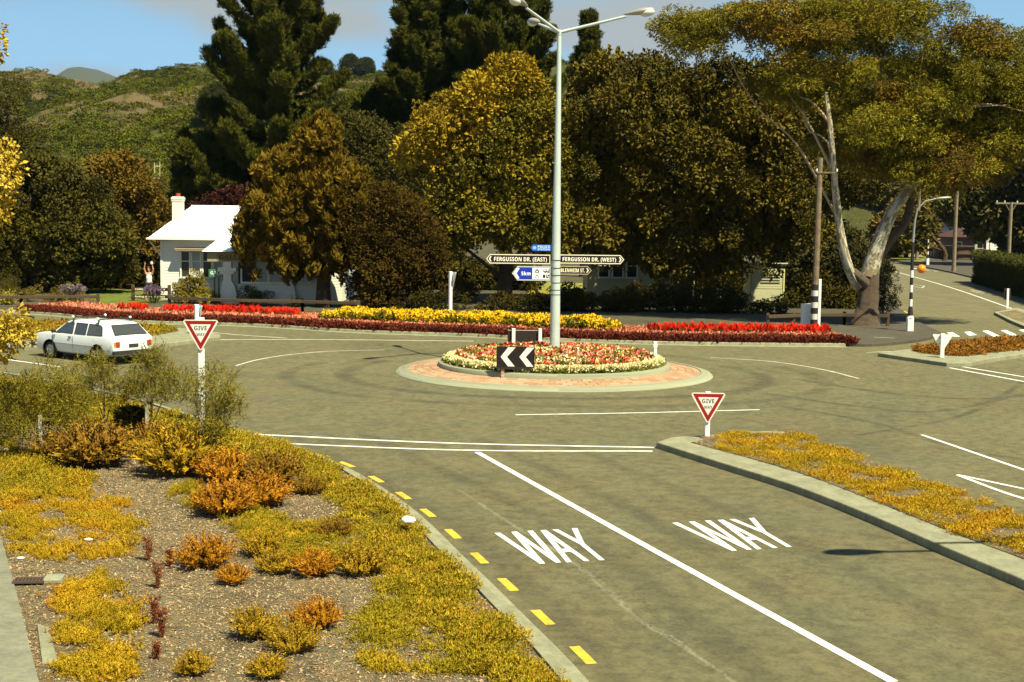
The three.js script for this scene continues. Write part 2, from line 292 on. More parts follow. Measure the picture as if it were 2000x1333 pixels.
line('lane_line', [[13.349, -53.31], [14.976, -54.11]], 0.1, wornPaint); line('lane_line', [[16.927, -55.386], [18.041, -55.74]], 0.1, wornPaint);
line('centre_line', [[35.991, -134.376], [31.979, -103.384], [26.101, -66.952]], 0.12); 
for (const q of [[[19.372, -63.108], [19.659, -63.15], [19.307, -61.006], [18.985, -60.961]], [[20.275, -63.511], [20.656, -63.841], [20.332, -61.92], [19.87, -61.596]], [[21.309, -64.214], [21.675, -64.549], [21.204, -61.527], [20.811, -61.217]], [[22.289, -64.639], [22.663, -64.977], [22.143, -61.917], [21.766, -61.606]], [[23.257, -65.066], [23.664, -65.412], [23.188, -62.325], [22.756, -62.004]], [[24.263, -65.501], [24.678, -65.853], [24.151, -62.725], [23.712, -62.399]]]) part('crossing_stripe', poly(q, 0.005), whitePaint, road);
for (const q of [[[[30.45, -108.17], [30.712, -105.969]], [[30.712, -105.969], [29.627, -102.842]], [[29.627, -102.842], [29.553, -104.962]]], [[[32.712, -101.486], [32.428, -97.527]], [[32.066, -99.356], [31.916, -96.185]]], [[[39.157, -144.116], [39.214, -142.807]], [[40.422, -139.336], [40.024, -136.764]], [[40.509, -136.91], [40.17, -134.441]]], [[[34.246, -97.299], [34.288, -94.309]]]]) for (const l of q) part('bay_marking', strip(l, 0.12, 0.005), wornPaint, road);
for (const l of [[[43.116, -148.117], [41.579, -139.688]], [[43.986, -149.814], [41.911, -139.789]]]) part('yellow_marking', strip(l, 0.3, 0.005), yellowPaint, road);
for (const l of [[[22.575, -85.529], [22.038, -82.121]], [[21.816, -80.741], [21.512, -78.549]], [[21.309, -77.285], [21.059, -75.279]], [[20.711, -73.354], [20.619, -71.913]]]) part('yellow_marking', strip(l, 0.12, 0.005), yellowPaint, road);

{ // broken yellow line along the left kerb
  const c = curve([[-4.834, -30.354], [-4.098, -29.43], [-3.298, -28.272], [-2.551, -26.725], [-1.916, -25.193], [-1.388, -23.74], [-0.897, -22.189], [-0.445, -20.637], [-0.015, -19.15], [0.431, -17.585], [0.863, -16.079], [1.15, -14.933]], 400);
  for (const [dx, dy] of [[-4.098, -29.43], [-3.298, -28.272], [-2.551, -26.725], [-1.916, -25.193], [-1.388, -23.74], [-0.897, -22.189], [-0.445, -20.637], [-0.015, -19.15], [0.431, -17.585], [0.863, -16.079]]) {
    let b = 0, bd = 1e9; c.forEach((p, i) => { const d = Math.hypot(p[0] - dx, p[1] - dy); if (d < bd) { bd = d; b = i; } });
    const half = 0.36, o = []; for (let i = 0; i < c.length; i++) if (Math.hypot(c[i][0] - c[b][0], c[i][1] - c[b][1]) < half) o.push(c[i]);
    if (o.length > 1) part('yellow_dash', strip(o, 0.13, 0.005), yellowPaint, road);
  }
  for (const l of [[[-7.769, -34.14], [-7.417, -33.664]], [[-6.491, -32.459], [-6.256, -32.097]]]) part('yellow_dash', strip(l, 0.13, 0.005), yellowPaint, road);
}
{ // WAY painted twice, letters stretched along the lane
  const glyphs = [[[0.0, 1, 0.1, 0], [0.1, 0, 0.215, 1], [0.215, 1, 0.317, 0], [0.317, 0, 0.42, 1]], [[0.59, 1, 0.463, 0], [0.59, 1, 0.707, 0], [0.505, 0.33, 0.665, 0.33]], [[0.745, 1, 0.885, 0.5], [1.0, 1, 0.885, 0.5], [0.885, 0.5, 0.915, 0]]];
  for (const f of [[[-0.199, -22.3], [1.051, -22.7], [1.46, -20.609], [0.375, -20.31]], [[2.737, -23.214], [4.083, -23.647], [4.414, -21.6], [3.324, -21.245]]]) {
    const P = (u, v) => { const [tl, tr, br, bl] = f; return [lerp(lerp(bl[0], br[0], u), lerp(tl[0], tr[0], u), v), lerp(lerp(bl[1], br[1], u), lerp(tl[1], tr[1], u), v)]; };
    for (const gl of glyphs) part('road_letter', gl.map(([u0, v0, u1, v1], i) => { const h = v0 === v1; return h ? slabQuad([P(u0, v0 - 0.05), P(u1, v0 - 0.05), P(u1, v0 + 0.05), P(u0, v0 + 0.05)], 0.006 + i * 0.0012) : slabQuad([P(u0 - 0.036, v0), P(u0 + 0.036, v0), P(u1 + 0.036, v1), P(u1 - 0.036, v1)], 0.005 + i * 0.0012); }), whitePaint, road);
  }
}
function slabQuad(p, y) { return poly(p, y); }

// planted corner at lower left: kerb, channel, mulch
const bedEdge = curve([[0.684, -14.358], [0.52, -15.111], [0.281, -16.056], [-0.145, -17.56], [-0.584, -19.124], [-1.019, -20.608], [-1.434, -22.089], [-1.911, -23.669], [-2.433, -25.115], [-3.049, -26.64], [-3.77, -28.182], [-4.668, -29.643], [-5.899, -31.316], [-7.561, -33.652], [-10.082, -37.099], [-12.722, -39.903], [-15.354, -42.39], [-19.079, -45.426]], 90);
const bedPoly = [...bedEdge, [-24, -14], [-24, -12.5], [1.2, -12.5]];
const mulch = mat([1, 1, 1], 1, { map: rep(grainTex(1024, 91, 0.75, [0.24, 0.185, 0.09], 0.9, 0.5), 0.4), bumpMap: rep(bumpTex(512, 92), 1.2), bumpScale: 0.05 });
struct('planting_bed', slab(bedPoly, -0.05, 0.1, 0), mulch, 'bark mulch planting bed at the near left corner');
struct('kerb', sweep(bedEdge, [[-0.02, 0.1], [-0.02, 0.135], [0.1, 0.135], [0.14, 0.11], [0.17, 0.02], [0.36, 0.004], [0.36, -0.02]]), concrete, 'pale concrete kerb and channel round the near left bed');
const pathEdge = [[-4.632, -13.873], [-5.079, -14.903], [-5.784, -16.606], [-6.863, -19.181], [-7.754, -21.265], [-8.707, -23.438], [-10.25, -26.585]];
struct('footpath', slab([...pathEdge, [-14, -24], [-14, -13]], -0.02, 0.13, 0.01), mat([1, 1, 1], 0.92, { map: rep(grainTex(512, 58, 0.4, [0.17, 0.17, 0.12], 0.4), 0.5) }), 'grey concrete footpath at lower left edge');
const slabT = tag(part('concrete_slab', slab([[-5.653, -16.653], [-5.467, -16.516], [-4.964, -15.267], [-5.109, -15.192]], 0.05, 0.125, 0.01), concrete, scene), 'small bare concrete slab in the mulch beside the footpath', 'slab');
{ // drain grate with its white concrete surround
  const [gx, gz] = [-6.385, -18.539];
  const t = thing('drain_grate', 'slotted iron drain grate with a white concrete block beside the footpath', 'drain', [gx, 0.115, gz], 0.12);
  const iron = mat([0.1, 0.07, 0.05], 0.7, { metalness: 0.4 });
  part('frame', [box(0.4, 0.03, 0.03, 0, 0.03, -0.1), box(0.4, 0.03, 0.03, 0, 0.03, 0.1), box(0.03, 0.03, 0.17, -0.185, 0.03, 0), box(0.03, 0.03, 0.17, 0.185, 0.03, 0)], iron, t);
  for (let i = 0; i < 7; i++) part('grate_bar', box(0.022, 0.025, 0.17, -0.135 + i * 0.045, 0.03, 0), iron, t);
  part('pit', box(0.34, 0.01, 0.17, 0, 0.012, 0), mat([0.02, 0.018, 0.015], 1), t);
  part('concrete_block', bevelBox(0.24, 0.07, 0.3, 0.015, 0.31, 0.02, -0.08), paleConcrete, t);
}
// raised islands
function island(name, pts, label, kerbW, plantPts) {
  const o = struct(name, slab(pts, -0.02, 0.14, 0.025), concrete, label);
  if (plantPts) { const m = part('mulch', slab(plantPts, 0.1, 0.152, 0), mulch, o); }
  return o;
}
const nearIsland = [...curve([[3.185, -30.746], [4.177, -28.437], [5.247, -25.968], [6.027, -23.399], [6.609, -21.088], [7.107, -19.24], [7.461, -17.681]], 30), ...curve([[8.871, -21.139], [8.449, -22.994], [7.688, -26.217], [6.913, -29.525], [6.63, -31.556], [6.287, -32.476], [5.702, -32.505], [4.426, -31.818], [3.601, -31.469]], 30)];
const nearPlant = [...curve([[3.936, -30.667], [4.787, -29.01], [5.713, -26.846], [6.435, -24.32], [7.04, -21.977], [7.519, -20.391], [7.899, -18.755]], 24), ...curve([[9.061, -21.606], [8.589, -23.386], [7.804, -26.622], [7, -29.908], [6.513, -31.833], [5.888, -32.222], [4.895, -31.854]], 24)];
island('traffic_island', nearIsland, 'raised concrete kerbed island at right with low yellow planting', 0.3, nearPlant);
const farIslandR = [...curve([[13.405, -51.791], [14.286, -49.932], [15.212, -48.373], [17.012, -50.249], [19.186, -52.49], [22.555, -55.684]], 20), ...curve([[25.337, -62.63], [21.355, -59.087], [18.584, -57.113], [15.686, -54.199]], 14)];
const farPlantR = [...curve([[14.926, -52.539], [15.533, -50.954], [16.203, -50.855], [17.8, -52.322], [19.846, -54.318], [23.571, -58.222]], 16), ...curve([[24.791, -61.267], [21.005, -58.11], [18.29, -56.199], [16.032, -54.042]], 12)];
island('traffic_island', farIslandR, 'raised island at far right with rusty orange planting before the crossing', 0.3, farPlantR);
const leftIsland = [...curve([[-22.127, -50.964], [-18.205, -50.314], [-15.464, -50.283], [-13.446, -50.916], [-12.695, -52.387], [-11.359, -55.106]], 24), ...curve([[-11.585, -56.208], [-13.613, -58.831], [-16.268, -60], [-19.285, -60.623], [-27, -62.257]], 20)];
const leftPlant = [...curve([[-22.956, -52.885], [-19.09, -52.774], [-16.338, -53.141], [-14.648, -54.004], [-13.888, -55.659], [-13.527, -57.113]], 20), ...curve([[-13.908, -58.283], [-16.063, -59.241], [-19.039, -59.849], [-26.533, -61.174]], 16)];
island('traffic_island', leftIsland, 'raised island behind the white car with pale concrete nose', 0.3, leftPlant);
island('traffic_island', [[25.572, -75.29], [24.332, -69.16], [22.611, -59.021], [27.119, -70.914], [28.16, -79.321]], 'small raised island at the far right edge of the side street', 0.3, [[25.725, -74.939], [24.827, -70.215], [23.951, -63.772], [26.056, -69.431], [27.397, -77.153]]);

// verge behind the flower bed, footpaths
const verge = curve([[-35.49, -70.188], [-27.569, -69.381], [-21.753, -66.892], [-17.142, -63.236], [-11.182, -61.861], [-6.441, -59.366], [-1.049, -57.912], [2.042, -56.476], [6.041, -55.68], [10.047, -55.558], [13.103, -55.741]], 60);
struct('verge', slab([...verge, ...[[14.447, -57.922], [16.675, -65.525], [20.96, -80.583], [27.338, -104.442], [43.173, -165.344], [49.843, -192.06]], [44, -260], [-160, -260], [-160, -110]], -0.03, 0.1, 0), earth, 'shaded earth garden under the big trees');
struct('kerb', sweep(verge, [[-0.02, 0.1], [-0.02, 0.13], [0.1, 0.13], [0.13, 0.11], [0.15, 0.02], [0.42, 0.008], [0.42, -0.02]].map(([a, b]) => [a, b])), concrete, 'low concrete kerb along the long flower bed');
struct('footpath', slab([...curve([[13.145, -55.747], [13.882, -55.628], [15.101, -56.435], [16.842, -58.244], [18.14, -60.342]], 20), ...curve([[18.754, -61.956], [19.384, -67.137], [20.856, -75.628], [22.737, -85.561]], 14), ...[[20.747, -80.544], [17.48, -68.722], [15.082, -65.284], [13.201, -60.908]]], -0.02, 0.125, 0.02), paleSeal, 'dark sealed footpath corner round the eucalyptus');
for (const [a, b, c2] of [[[[13.555, -58.976], [14.261, -59.073]], [[14.261, -59.073], [14.415, -59.094]], 0], [[[14.999, -58.697], [15.771, -58.332]], [[15.945, -59.305], [15.771, -58.332]], 0]]) { part('path_marking', strip(a, 0.1, 0.131), wornPaint, road); }
struct('footpath', slab([[-32.829, -69.917], [-25.594, -70.853], [-21.085, -72.056], [-19.25, -72.003], [-19.805, -74.288], [-21.75, -74.335], [-26.801, -74.21], [-34.535, -73.565]], 0.0, 0.112, 0), paleSeal, 'grey footpath behind the left end of the flower bed');
struct('lawn', poly([[-21.143, -72.435], [-19.171, -73.193], [-18.754, -77.483], [-22.438, -92.746], [-25.335, -97.469], [-28.09, -96.079], [-25.012, -83.459]], 0.115), mat([1, 1, 1], 1, { map: rep(grainTex(512, 95, 0.5, [0.14, 0.17, 0.012], 0.6, 0.3), 0.3), bumpMap: rep(bumpTex(256, 96), 1), bumpScale: 0.05 }), 'sunlit patch of lawn left of the gallery');
struct('lawn', poly([[0.91, -87.332], [1.805, -84.901], [3.093, -86.719], [4.51, -83.942], [5.313, -92.832], [5.097, -102.044], [3.588, -100.96], [2.202, -104.317], [1.193, -98.299]], 0.115), mat([1, 1, 1], 1, { map: rep(grainTex(512, 97, 0.5, [0.2, 0.19, 0.02], 0.6, 0.3), 0.3) }), 'small sunlit lawn seen between the tree trunks');
const rightVerge = slab([...curve([[29.051, -61.859], [35.082, -97.479], [38.312, -115.845], [40.741, -133.454], [42.035, -146.384]], 20), ...[[45.944, -166.338], [54.307, -189.319], [81.366, -226.922], [96.14, -206.088]]], -0.02, 0.12, 0.02);
struct('footpath', rightVerge, paleSeal, 'footpath and grass verge on the far side of the side street');
struct('grass_bank', slab([[59.807, -226.197], [50.366, -194.626], [44.29, -165.745], [42.916, -149.467], [51.644, -177.765], [59.89, -211.511]], -0.02, 0.14, 0), mat([1, 1, 1], 1, { map: rep(grainTex(256, 98, 0.5, [0.16, 0.16, 0.04], 0.6, 0.3), 0.2) }), 'dry grass bank at the top of the side street');

// ---------------------------------------------------------------- roundabout
const RC = [1.35, -45.3];
const ring = (r, n = 96) => Array.from({ length: n }, (_, i) => [RC[0] + Math.cos(i / n * 6.2832) * r, RC[1] + Math.sin(i / n * 6.2832) * r]);
const roundabout = (() => {
  const lathe = (p, m, name, parent) => part(name, toCreasedNormals(new THREE.LatheGeometry(p.map(([a, b]) => new THREE.Vector2(a, b)), 96), 0.5), m, parent);
  const o = struct('roundabout', slab(ring(4.78), -0.02, 0.08, 0), mulch, 'round central island with brick apron and two concrete kerbs');
  const c = new THREE.Group(); c.name = 'kerbs'; 
  const k1 = lathe([[5.06, -0.02], [5.06, 0.015], [5.0, 0.07], [4.8, 0.13], [4.68, 0.135], [4.68, 0.02]], paleConcrete, 'outer_kerb', o); k1.position.set(RC[0], 0, RC[1]);
  const k2 = lathe([[3.72, 0.1], [3.72, 0.27], [3.69, 0.34], [3.64, 0.36], [3.54, 0.36], [3.52, 0.2]], paleConcrete, 'inner_kerb', o); k2.position.set(RC[0], 0, RC[1]);
  const bed = lathe([[4.7, 0.1], [3.7, 0.2], [3.7, 0.2]], mat([0.2, 0.16, 0.12], 1), 'mortar_bed', o); bed.position.set(RC[0], 0, RC[1]);
  // brick pavers laid in four rings, rising towards the middle
  const r = mulberry(301), bt = [0, 1, 2, 3].map((i) => mat([1, 1, 1], 0.9, { map: rep(grainTex(256, 310 + i, 0.4, [[0.34, 0.21, 0.12], [0.38, 0.24, 0.14], [0.31, 0.18, 0.1], [0.36, 0.25, 0.16]][i], 0.35), 2), bumpMap: rep(bumpTex(128, 318), 4), bumpScale: 0.004 }));
  for (let row = 0; row < 4; row++) {
    const r0 = 3.735 + row * 0.237, r1 = r0 + 0.225, n = 75, a = 6.2832 / n, gap = 0.007 / r0;
    const s = new THREE.Shape(); s.absarc(0, 0, r1, -a / 2 + gap, a / 2 - gap, false); s.absarc(0, 0, r0, a / 2 - gap, -a / 2 + gap, true); s.closePath();
    const g = new THREE.ExtrudeGeometry(s, { depth: 0.04, bevelEnabled: true, bevelSize: 0.006, bevelOffset: -0.006, bevelThickness: 0.006, bevelSegments: 1, curveSegments: 1 }); g.rotateX(-Math.PI / 2);
    const p = g.attributes.position; for (let i = 0; i < p.count; i++) p.setY(i, p.getY(i) + 0.205 - (Math.hypot(p.getX(i), p.getZ(i)) - 3.7) * 0.105 - 0.03); g.computeVertexNormals();
    for (let i = 0; i < n; i++) { const b = part('brick', g, bt[Math.floor(r() * 4)], o); b.position.set(RC[0], (r() - 0.5) * 0.008, RC[1]); b.rotation.y = (i + row * 0.5) * a; }
  }
  const soil = lathe([[3.55, 0.28], [2.6, 0.4], [1.2, 0.5], [0, 0.54]], mat([0.1, 0.07, 0.04], 1), 'soil_mound', o); soil.position.set(RC[0], 0, RC[1]);
  return o;
})();
const mound = (q) => q > 2.6 ? lerp(0.4, 0.28, (q - 2.6) / 0.95) : q > 1.2 ? lerp(0.5, 0.4, (q - 1.2) / 1.4) : 0.52;
const G_small = [1, 2, 3].map((i) => leafClump(16, 0.1, 0.09, 0.05, 400 + i, 0.6, 0.9));
const bloom = (() => { const g = leafClump(10, 0.035, 0.06, 0.055, 410, 0.4, 0.6); return g; })();
const pompon = (() => { const g = leafClump(16, 0.03, 0.06, 0.045, 411, 0.5, 0.8); return g; })();
{
  const r = mulberry(420), greens = [[0.05, 0.07, 0.008], [0.11, 0.13, 0.015], [0.16, 0.17, 0.03]];
  const g = thing('bedding_flowers', 'mixed red, pink and yellow bedding flowers filling the roundabout', 'flowers'); g.userData.kind = 'stuff';
  const fol = [], bl = [];
  const cols = [[0.65, 0.03, 0.01], [0.75, 0.2, 0.17], [0.85, 0.45, 0.3], [0.7, 0.08, 0.05], [0.8, 0.62, 0.22], [0.8, 0.72, 0.5], [0.7, 0.22, 0.02]];
  for (let i = 0; i < 2600; i++) { const q = Math.sqrt(r()) * 3.1, a = r() * 6.283, x = RC[0] + Math.cos(a) * q, z = RC[1] + Math.sin(a) * q; fol.push([place(x, mound(q) + 0.06 + r() * 0.1, z, 0.9 + r() * 0.7, r), pick(greens, r(), r)]); }
  for (let i = 0; i < 3800; i++) {
    const q = Math.sqrt(r()) * 3.1, a = r() * 6.283, x = RC[0] + Math.cos(a) * q, z = RC[1] + Math.sin(a) * q, n = fbm(x * 0.9, 2.2, z * 0.9, 3) + 0.5 + (r() - 0.5) * 0.3;
    if (fbm(x * 1.6, 7.1, z * 1.6, 2) < -0.12 && r() < 0.7) continue;
    bl.push([place(x, mound(q) + 0.17 + r() * 0.12, z, 0.8 + r() * 0.7, r), pick([cols[Math.min(6, Math.floor(clamp(n + (r() - 0.5) * 0.35, 0, 0.999) * 7))]], 0, r)]);
  }
  copies('foliage', G_small[0], leafMat, g, fol); copies('blooms', bloom, dullLeaf, g, bl);
  const h = thing('border_flowers', 'cream white border of tiny flowers round the roundabout edge', 'flowers'); h.userData.kind = 'stuff';
  const f2 = [], b2 = [];
  for (let i = 0; i < 1500; i++) { const a = r() * 6.283, q = 3.28 + (r() - 0.5) * 0.4, x = RC[0] + Math.cos(a) * q, z = RC[1] + Math.sin(a) * q; f2.push([place(x, 0.36 + r() * 0.06, z, 0.7 + r() * 0.5, r), pick([[0.16, 0.17, 0.03], [0.24, 0.24, 0.05]], r(), r)]); }
  for (let i = 0; i < 5200; i++) { const a = r() * 6.283, w = (r() + r() - 1), q = 3.28 + w * 0.25, x = RC[0] + Math.cos(a) * q, z = RC[1] + Math.sin(a) * q; if (fbm(a * 9, 3, w * 1.5, 2) < -0.18) continue; b2.push([place(x, 0.4 + (1 - w * w) * 0.1 + r() * 0.04, z, 0.7 + r() * 0.5, r), pick([[0.72, 0.64, 0.3], [0.8, 0.76, 0.5]], r(), r, 0.15)]); }
  copies('foliage', G_small[1], leafMat, h, f2); copies('blooms', bloom, dullLeaf, h, b2);
}

// ---------------------------------------------------------------- signs and posts
const galv = mat([0.5, 0.58, 0.56], 0.5, { metalness: 0.1, map: rep(grainTex(256, 501, 0.2, [0.95, 0.95, 0.95], 0.2), 1) });
const whiteMetal = mat([1, 1, 1], 0.5, { map: rep(grainTex(256, 502, 0.16, [0.78, 0.8, 0.78], 0.15), 0.8) });
const blackMetal = mat([0.018, 0.012, 0.01], 0.55);
const greyBack = mat([0.3, 0.32, 0.32], 0.5, { metalness: 0.4 });
function canvasMat(w, h, draw, rough = 0.5) { const c = document.createElement('canvas'); c.width = w; c.height = h; draw(c.getContext('2d'), w, h); const t = new THREE.CanvasTexture(c); t.colorSpace = THREE.SRGBColorSpace; t.anisotropy = 8; return new THREE.MeshStandardMaterial({ map: t, roughness: rough, side: THREE.DoubleSide }); }
function shapeFace(pts, z = 0) { const s = new THREE.Shape(pts.map((p) => new THREE.Vector2(...p))), g = new THREE.ShapeGeometry(s), xs = pts.map((p) => p[0]), ys = pts.map((p) => p[1]), x0 = Math.min(...xs), x1 = Math.max(...xs), y0 = Math.min(...ys), y1 = Math.max(...ys), p = g.attributes.position, u = g.attributes.uv; for (let i = 0; i < p.count; i++) u.setXY(i, (p.getX(i) - x0) / (x1 - x0), (p.getY(i) - y0) / (y1 - y0)); return g.translate(0, 0, z); }
function plate(pts, d) { const s = new THREE.Shape(pts.map((p) => new THREE.Vector2(...p))); return new THREE.ExtrudeGeometry(s, { depth: d, bevelEnabled: false }).translate(0, 0, -d); }

{ // lamp standard in the middle of the roundabout
  const t = thing('lamp_post', 'tall pale blue-grey steel lamp standard with three lamp heads in the roundabout', 'lamp post', [RC[0] + 0.02, 0.5, RC[1]]);
  const H = 10.24;
  part('pole', [cyl(0.165, 0.142, 3.0, 0.0, 1.5, 0, 20), cyl(0.142, 0.062, H - 3, 0.0, 3 + (H - 3) / 2, 0, 20), cyl(0.2, 0.19, 0.12, 0, 0.05, 0, 20)], galv, t);
  part('cap', cyl(0.075, 0.075, 0.16, 0, H, 0, 14), galv, t);
  const glass = mat([0.62, 0.64, 0.58], 0.15), shell = mat([0.34, 0.33, 0.3], 0.4, { metalness: 0.3 });
  for (const [x, z, L] of [[2.62, 0.25, 1], [-1.35, 2.2, 1], [-0.8, -2.4, 1]]) {
    const a = Math.atan2(-z, x), D = Math.hypot(x, z), arm = new THREE.Group(); arm.name = 'lamp_arm'; arm.position.set(0, H, 0); arm.rotation.y = a;
    const am = part('lamp_arm', [bar([0, 0, 0], [D - 0.55, 0.5, 0], 0.055, 0.04)], galv, t); am.position.set(0, H, 0); am.rotation.y = a;
    const head = new THREE.SphereGeometry(1, 20, 12); const p = head.attributes.position;
    for (let i = 0; i < p.count; i++) { const k = p.getX(i), w = 0.55 + 0.45 * smooth(-1, 0.35, k); p.setXYZ(i, k * 0.5, p.getY(i) * 0.11 * w, p.getZ(i) * 0.17 * w); }
    head.computeVertexNormals(); at(head, D - 0.15, 0.64, 0, 0, 0, 0.17);
    part('lamp_head', head, shell, am);
    const bowl = new THREE.SphereGeometry(1, 18, 10); const q = bowl.attributes.position; for (let i = 0; i < q.count; i++) q.setXYZ(i, q.getX(i) * 0.24, q.getY(i) * 0.13, q.getZ(i) * 0.16); bowl.computeVertexNormals(); at(bowl, D + 0.1, 0.62, 0, 0, 0, 0.17);
    part('lamp_bowl', bowl, glass, am);
  }
  for (const y of [3.1, 2.85, 2.62, 2.38, 2.15, 2.0]) part('clamp_band', new THREE.CylinderGeometry(0.153, 0.154, 0.022, 18, 1, true).translate(0, y, 0), blackMetal, t);
}
function finger(name, label, x0, x1, yt, yb, tip, draw, w = 1024, h = 128, turn = 0) {
  // a flat pointed board; x0..x1 and yb..yt in metres, fixed beside the lamp standard
  const cx = tip < 0 ? x1 : x0, t = thing(name, label, 'direction sign', [cx, 0, RC[1] + 0.02], turn, 'direction signs on the lamp standard');
  const a = x0 - cx, b = x1 - cx, hh = (yt - yb) / 2, m = (yt + yb) / 2, k = hh * 0.75, pts = tip < 0 ? [[a, m], [a + k, yt], [b, yt], [b, yb], [a + k, yb]] : [[a, yt], [b - k, yt], [b, m], [b - k, yb], [a, yb]];
  part('board', plate(pts, 0.03), blackMetal, t);
  part('face', shapeFace(pts, 0.004), canvasMat(w, h, draw), t);
  for (const y of [yt - 0.06, yb + 0.06]) part('bracket', box(0.1, 0.03, 0.05, tip < 0 ? b - 0.02 : a + 0.02, y, -0.05), greyBack, t);
  return t;
}
function outline(c, w, h, tip, inset, col, lw, k) { c.strokeStyle = col; c.lineWidth = lw; c.beginPath(); if (tip < 0) { c.moveTo(inset * 1.4, h / 2); c.lineTo(k, inset); c.lineTo(w - inset, inset); c.lineTo(w - inset, h - inset); c.lineTo(k, h - inset); } else { c.moveTo(w - inset * 1.4, h / 2); c.lineTo(w - k, inset); c.lineTo(inset, inset); c.lineTo(inset, h - inset); c.lineTo(w - k, h - inset); } c.closePath(); c.stroke(); }
function fitText(c, s, x, y, wide, size, col, font = 'bold', fam = 'sans-serif') { c.font = `${font} ${size}px ${fam}`; c.fillStyle = col; c.textBaseline = 'middle'; const m = c.measureText(s).width; c.save(); c.translate(x, y); c.scale(wide / m, 1); c.fillText(s, 0, 0); c.restore(); }
const chev = (c, x, y, s, dir, col, lw) => { c.strokeStyle = col; c.lineWidth = lw; c.beginPath(); c.moveTo(x - dir * s * 0.4, y - s); c.lineTo(x + dir * s * 0.3, y); c.lineTo(x - dir * s * 0.4, y + s); c.stroke(); };
{
  const [ax, ay] = [-0.863, 3.779], [bx, by] = [1.19, 3.463];
  finger('street_sign', 'black street name board pointing left reading FERGUSSON DR. (EAST)', ax, bx, ay, by, -1, (c, w, h) => { c.fillStyle = '#140806'; c.fillRect(0, 0, w, h); outline(c, w, h, -1, 9, '#e8dfc0', 12, 66); chev(c, 68, h / 2, 34, -1, '#f4f2e2', 17); fitText(c, 'FERGUSSON DR. (EAST)', 122, h / 2 + 2, 850, 74, '#f6f1df'); });
  const [cx, cy] = [1.478, 3.791], [dx, dy] = [3.548, 3.491];
  finger('street_sign', 'black street name board pointing right reading FERGUSSON DR. (WEST)', cx, dx, cy, dy, 1, (c, w, h) => { c.fillStyle = '#140806'; c.fillRect(0, 0, w, h); outline(c, w, h, 1, 9, '#e8dfc0', 12, 66); chev(c, w - 66, h / 2, 34, 1, '#f4f2e2', 17); fitText(c, 'FERGUSSON DR. (WEST)', 44, h / 2 + 2, 850, 74, '#f6f1df'); });
  const [ex, ey] = [-0.029, 3.399], [fx, fy] = [1.198, 2.942];
  finger('direction_sign', 'blue and white 5km sign with camp site symbols pointing left', ex, fx, ey, fy, -1, (c, w, h) => {
    c.fillStyle = '#eef4f4'; c.fillRect(0, 0, w, h); c.fillStyle = '#0b2fa8'; c.beginPath(); c.moveTo(60, h / 2); c.lineTo(130, 26); c.lineTo(w * 0.53, 26); c.lineTo(w * 0.53, h - 26); c.lineTo(130, h - 26); c.fill();
    outline(c, w, h, -1, 8, '#1a1420', 6, 96); outline(c, w, h, -1, 22, '#122060', 8, 100); c.strokeStyle = '#eef4f4'; c.lineWidth = 30; c.beginPath(); c.moveTo(150, 34); c.lineTo(82, h / 2); c.lineTo(150, h - 34); c.stroke();
    fitText(c, '5km', 196, h / 2 + 4, 210, 92, '#f3f8fa'); c.fillStyle = '#15120e'; c.strokeStyle = '#15120e';
    const X = w * 0.56, u = w * 0.4; c.beginPath(); c.moveTo(X + 20, 92); c.lineTo(X + 75, 46); c.lineTo(X + 130, 92); c.lineTo(X + 112, 92); c.lineTo(X + 112, 126); c.lineTo(X + 40, 126); c.lineTo(X + 40, 92); c.fill(); c.fillStyle = '#eef4f4'; c.beginPath(); c.arc(X + 75, 96, 17, 0, 7); c.fill();
    c.lineWidth = 13; c.beginPath(); c.moveTo(X + 32, 208); c.lineTo(X + 75, 150); c.lineTo(X + 118, 208); c.stroke();
    c.fillStyle = '#15120e'; c.fillRect(X + 210, 56, 130, 52); c.beginPath(); c.arc(X + 250, 112, 12, 0, 7); c.arc(X + 310, 112, 12, 0, 7); c.fill(); c.fillStyle = '#eef4f4'; c.fillRect(X + 226, 66, 34, 20); c.fillRect(X + 278, 66, 44, 20);
    c.fillStyle = '#15120e'; c.fillRect(X + 200, 148, 52, 60); c.fillRect(X + 268, 148, 76, 60); c.fillStyle = '#eef4f4'; c.fillRect(X + 284, 160, 26, 22); c.fillRect(X + 318, 178, 16, 20);
  }, 820, 256);
  const [gx, gy] = [1.467, 3.417], [hx, hy] = [2.513, 3.153];
  finger('street_sign', 'small black board pointing right reading BLENHEIM ST. under the west board', gx, hx, gy, hy, 1, (c, w, h) => { c.fillStyle = '#160a07'; c.fillRect(0, 0, w, h); outline(c, w, h, 1, 6, '#cdbf96', 8, 64); chev(c, w - 66, h / 2, 36, 1, '#f4f2e2', 15); fitText(c, 'BLENHEIM ST.', 24, h / 2 + 2, 390, 86, '#efe8d2'); }, 520, 136);
  const [px, py] = [0.547, 4.088], [qx, qy] = [1.233, 3.885];
  finger('direction_sign', 'little blue POLICE STATION board topmost on the lamp standard', px, qx, py, qy, -1, (c, w, h) => { c.fillStyle = '#1d62c0'; c.fillRect(0, 0, w, h); c.strokeStyle = '#cfe4f4'; c.lineWidth = 8; c.beginPath(); c.arc(84, h / 2, 30, 0, 7); c.stroke(); c.fillStyle = '#a9cdf0'; c.beginPath(); c.arc(84, h / 2, 18, 0, 7); c.fill(); fitText(c, 'POLICE', 142, h * 0.32, 250, 74, '#cfe6fa'); fitText(c, 'STATION', 142, h * 0.74, 250, 58, '#cfe6fa'); }, 430, 140);
}
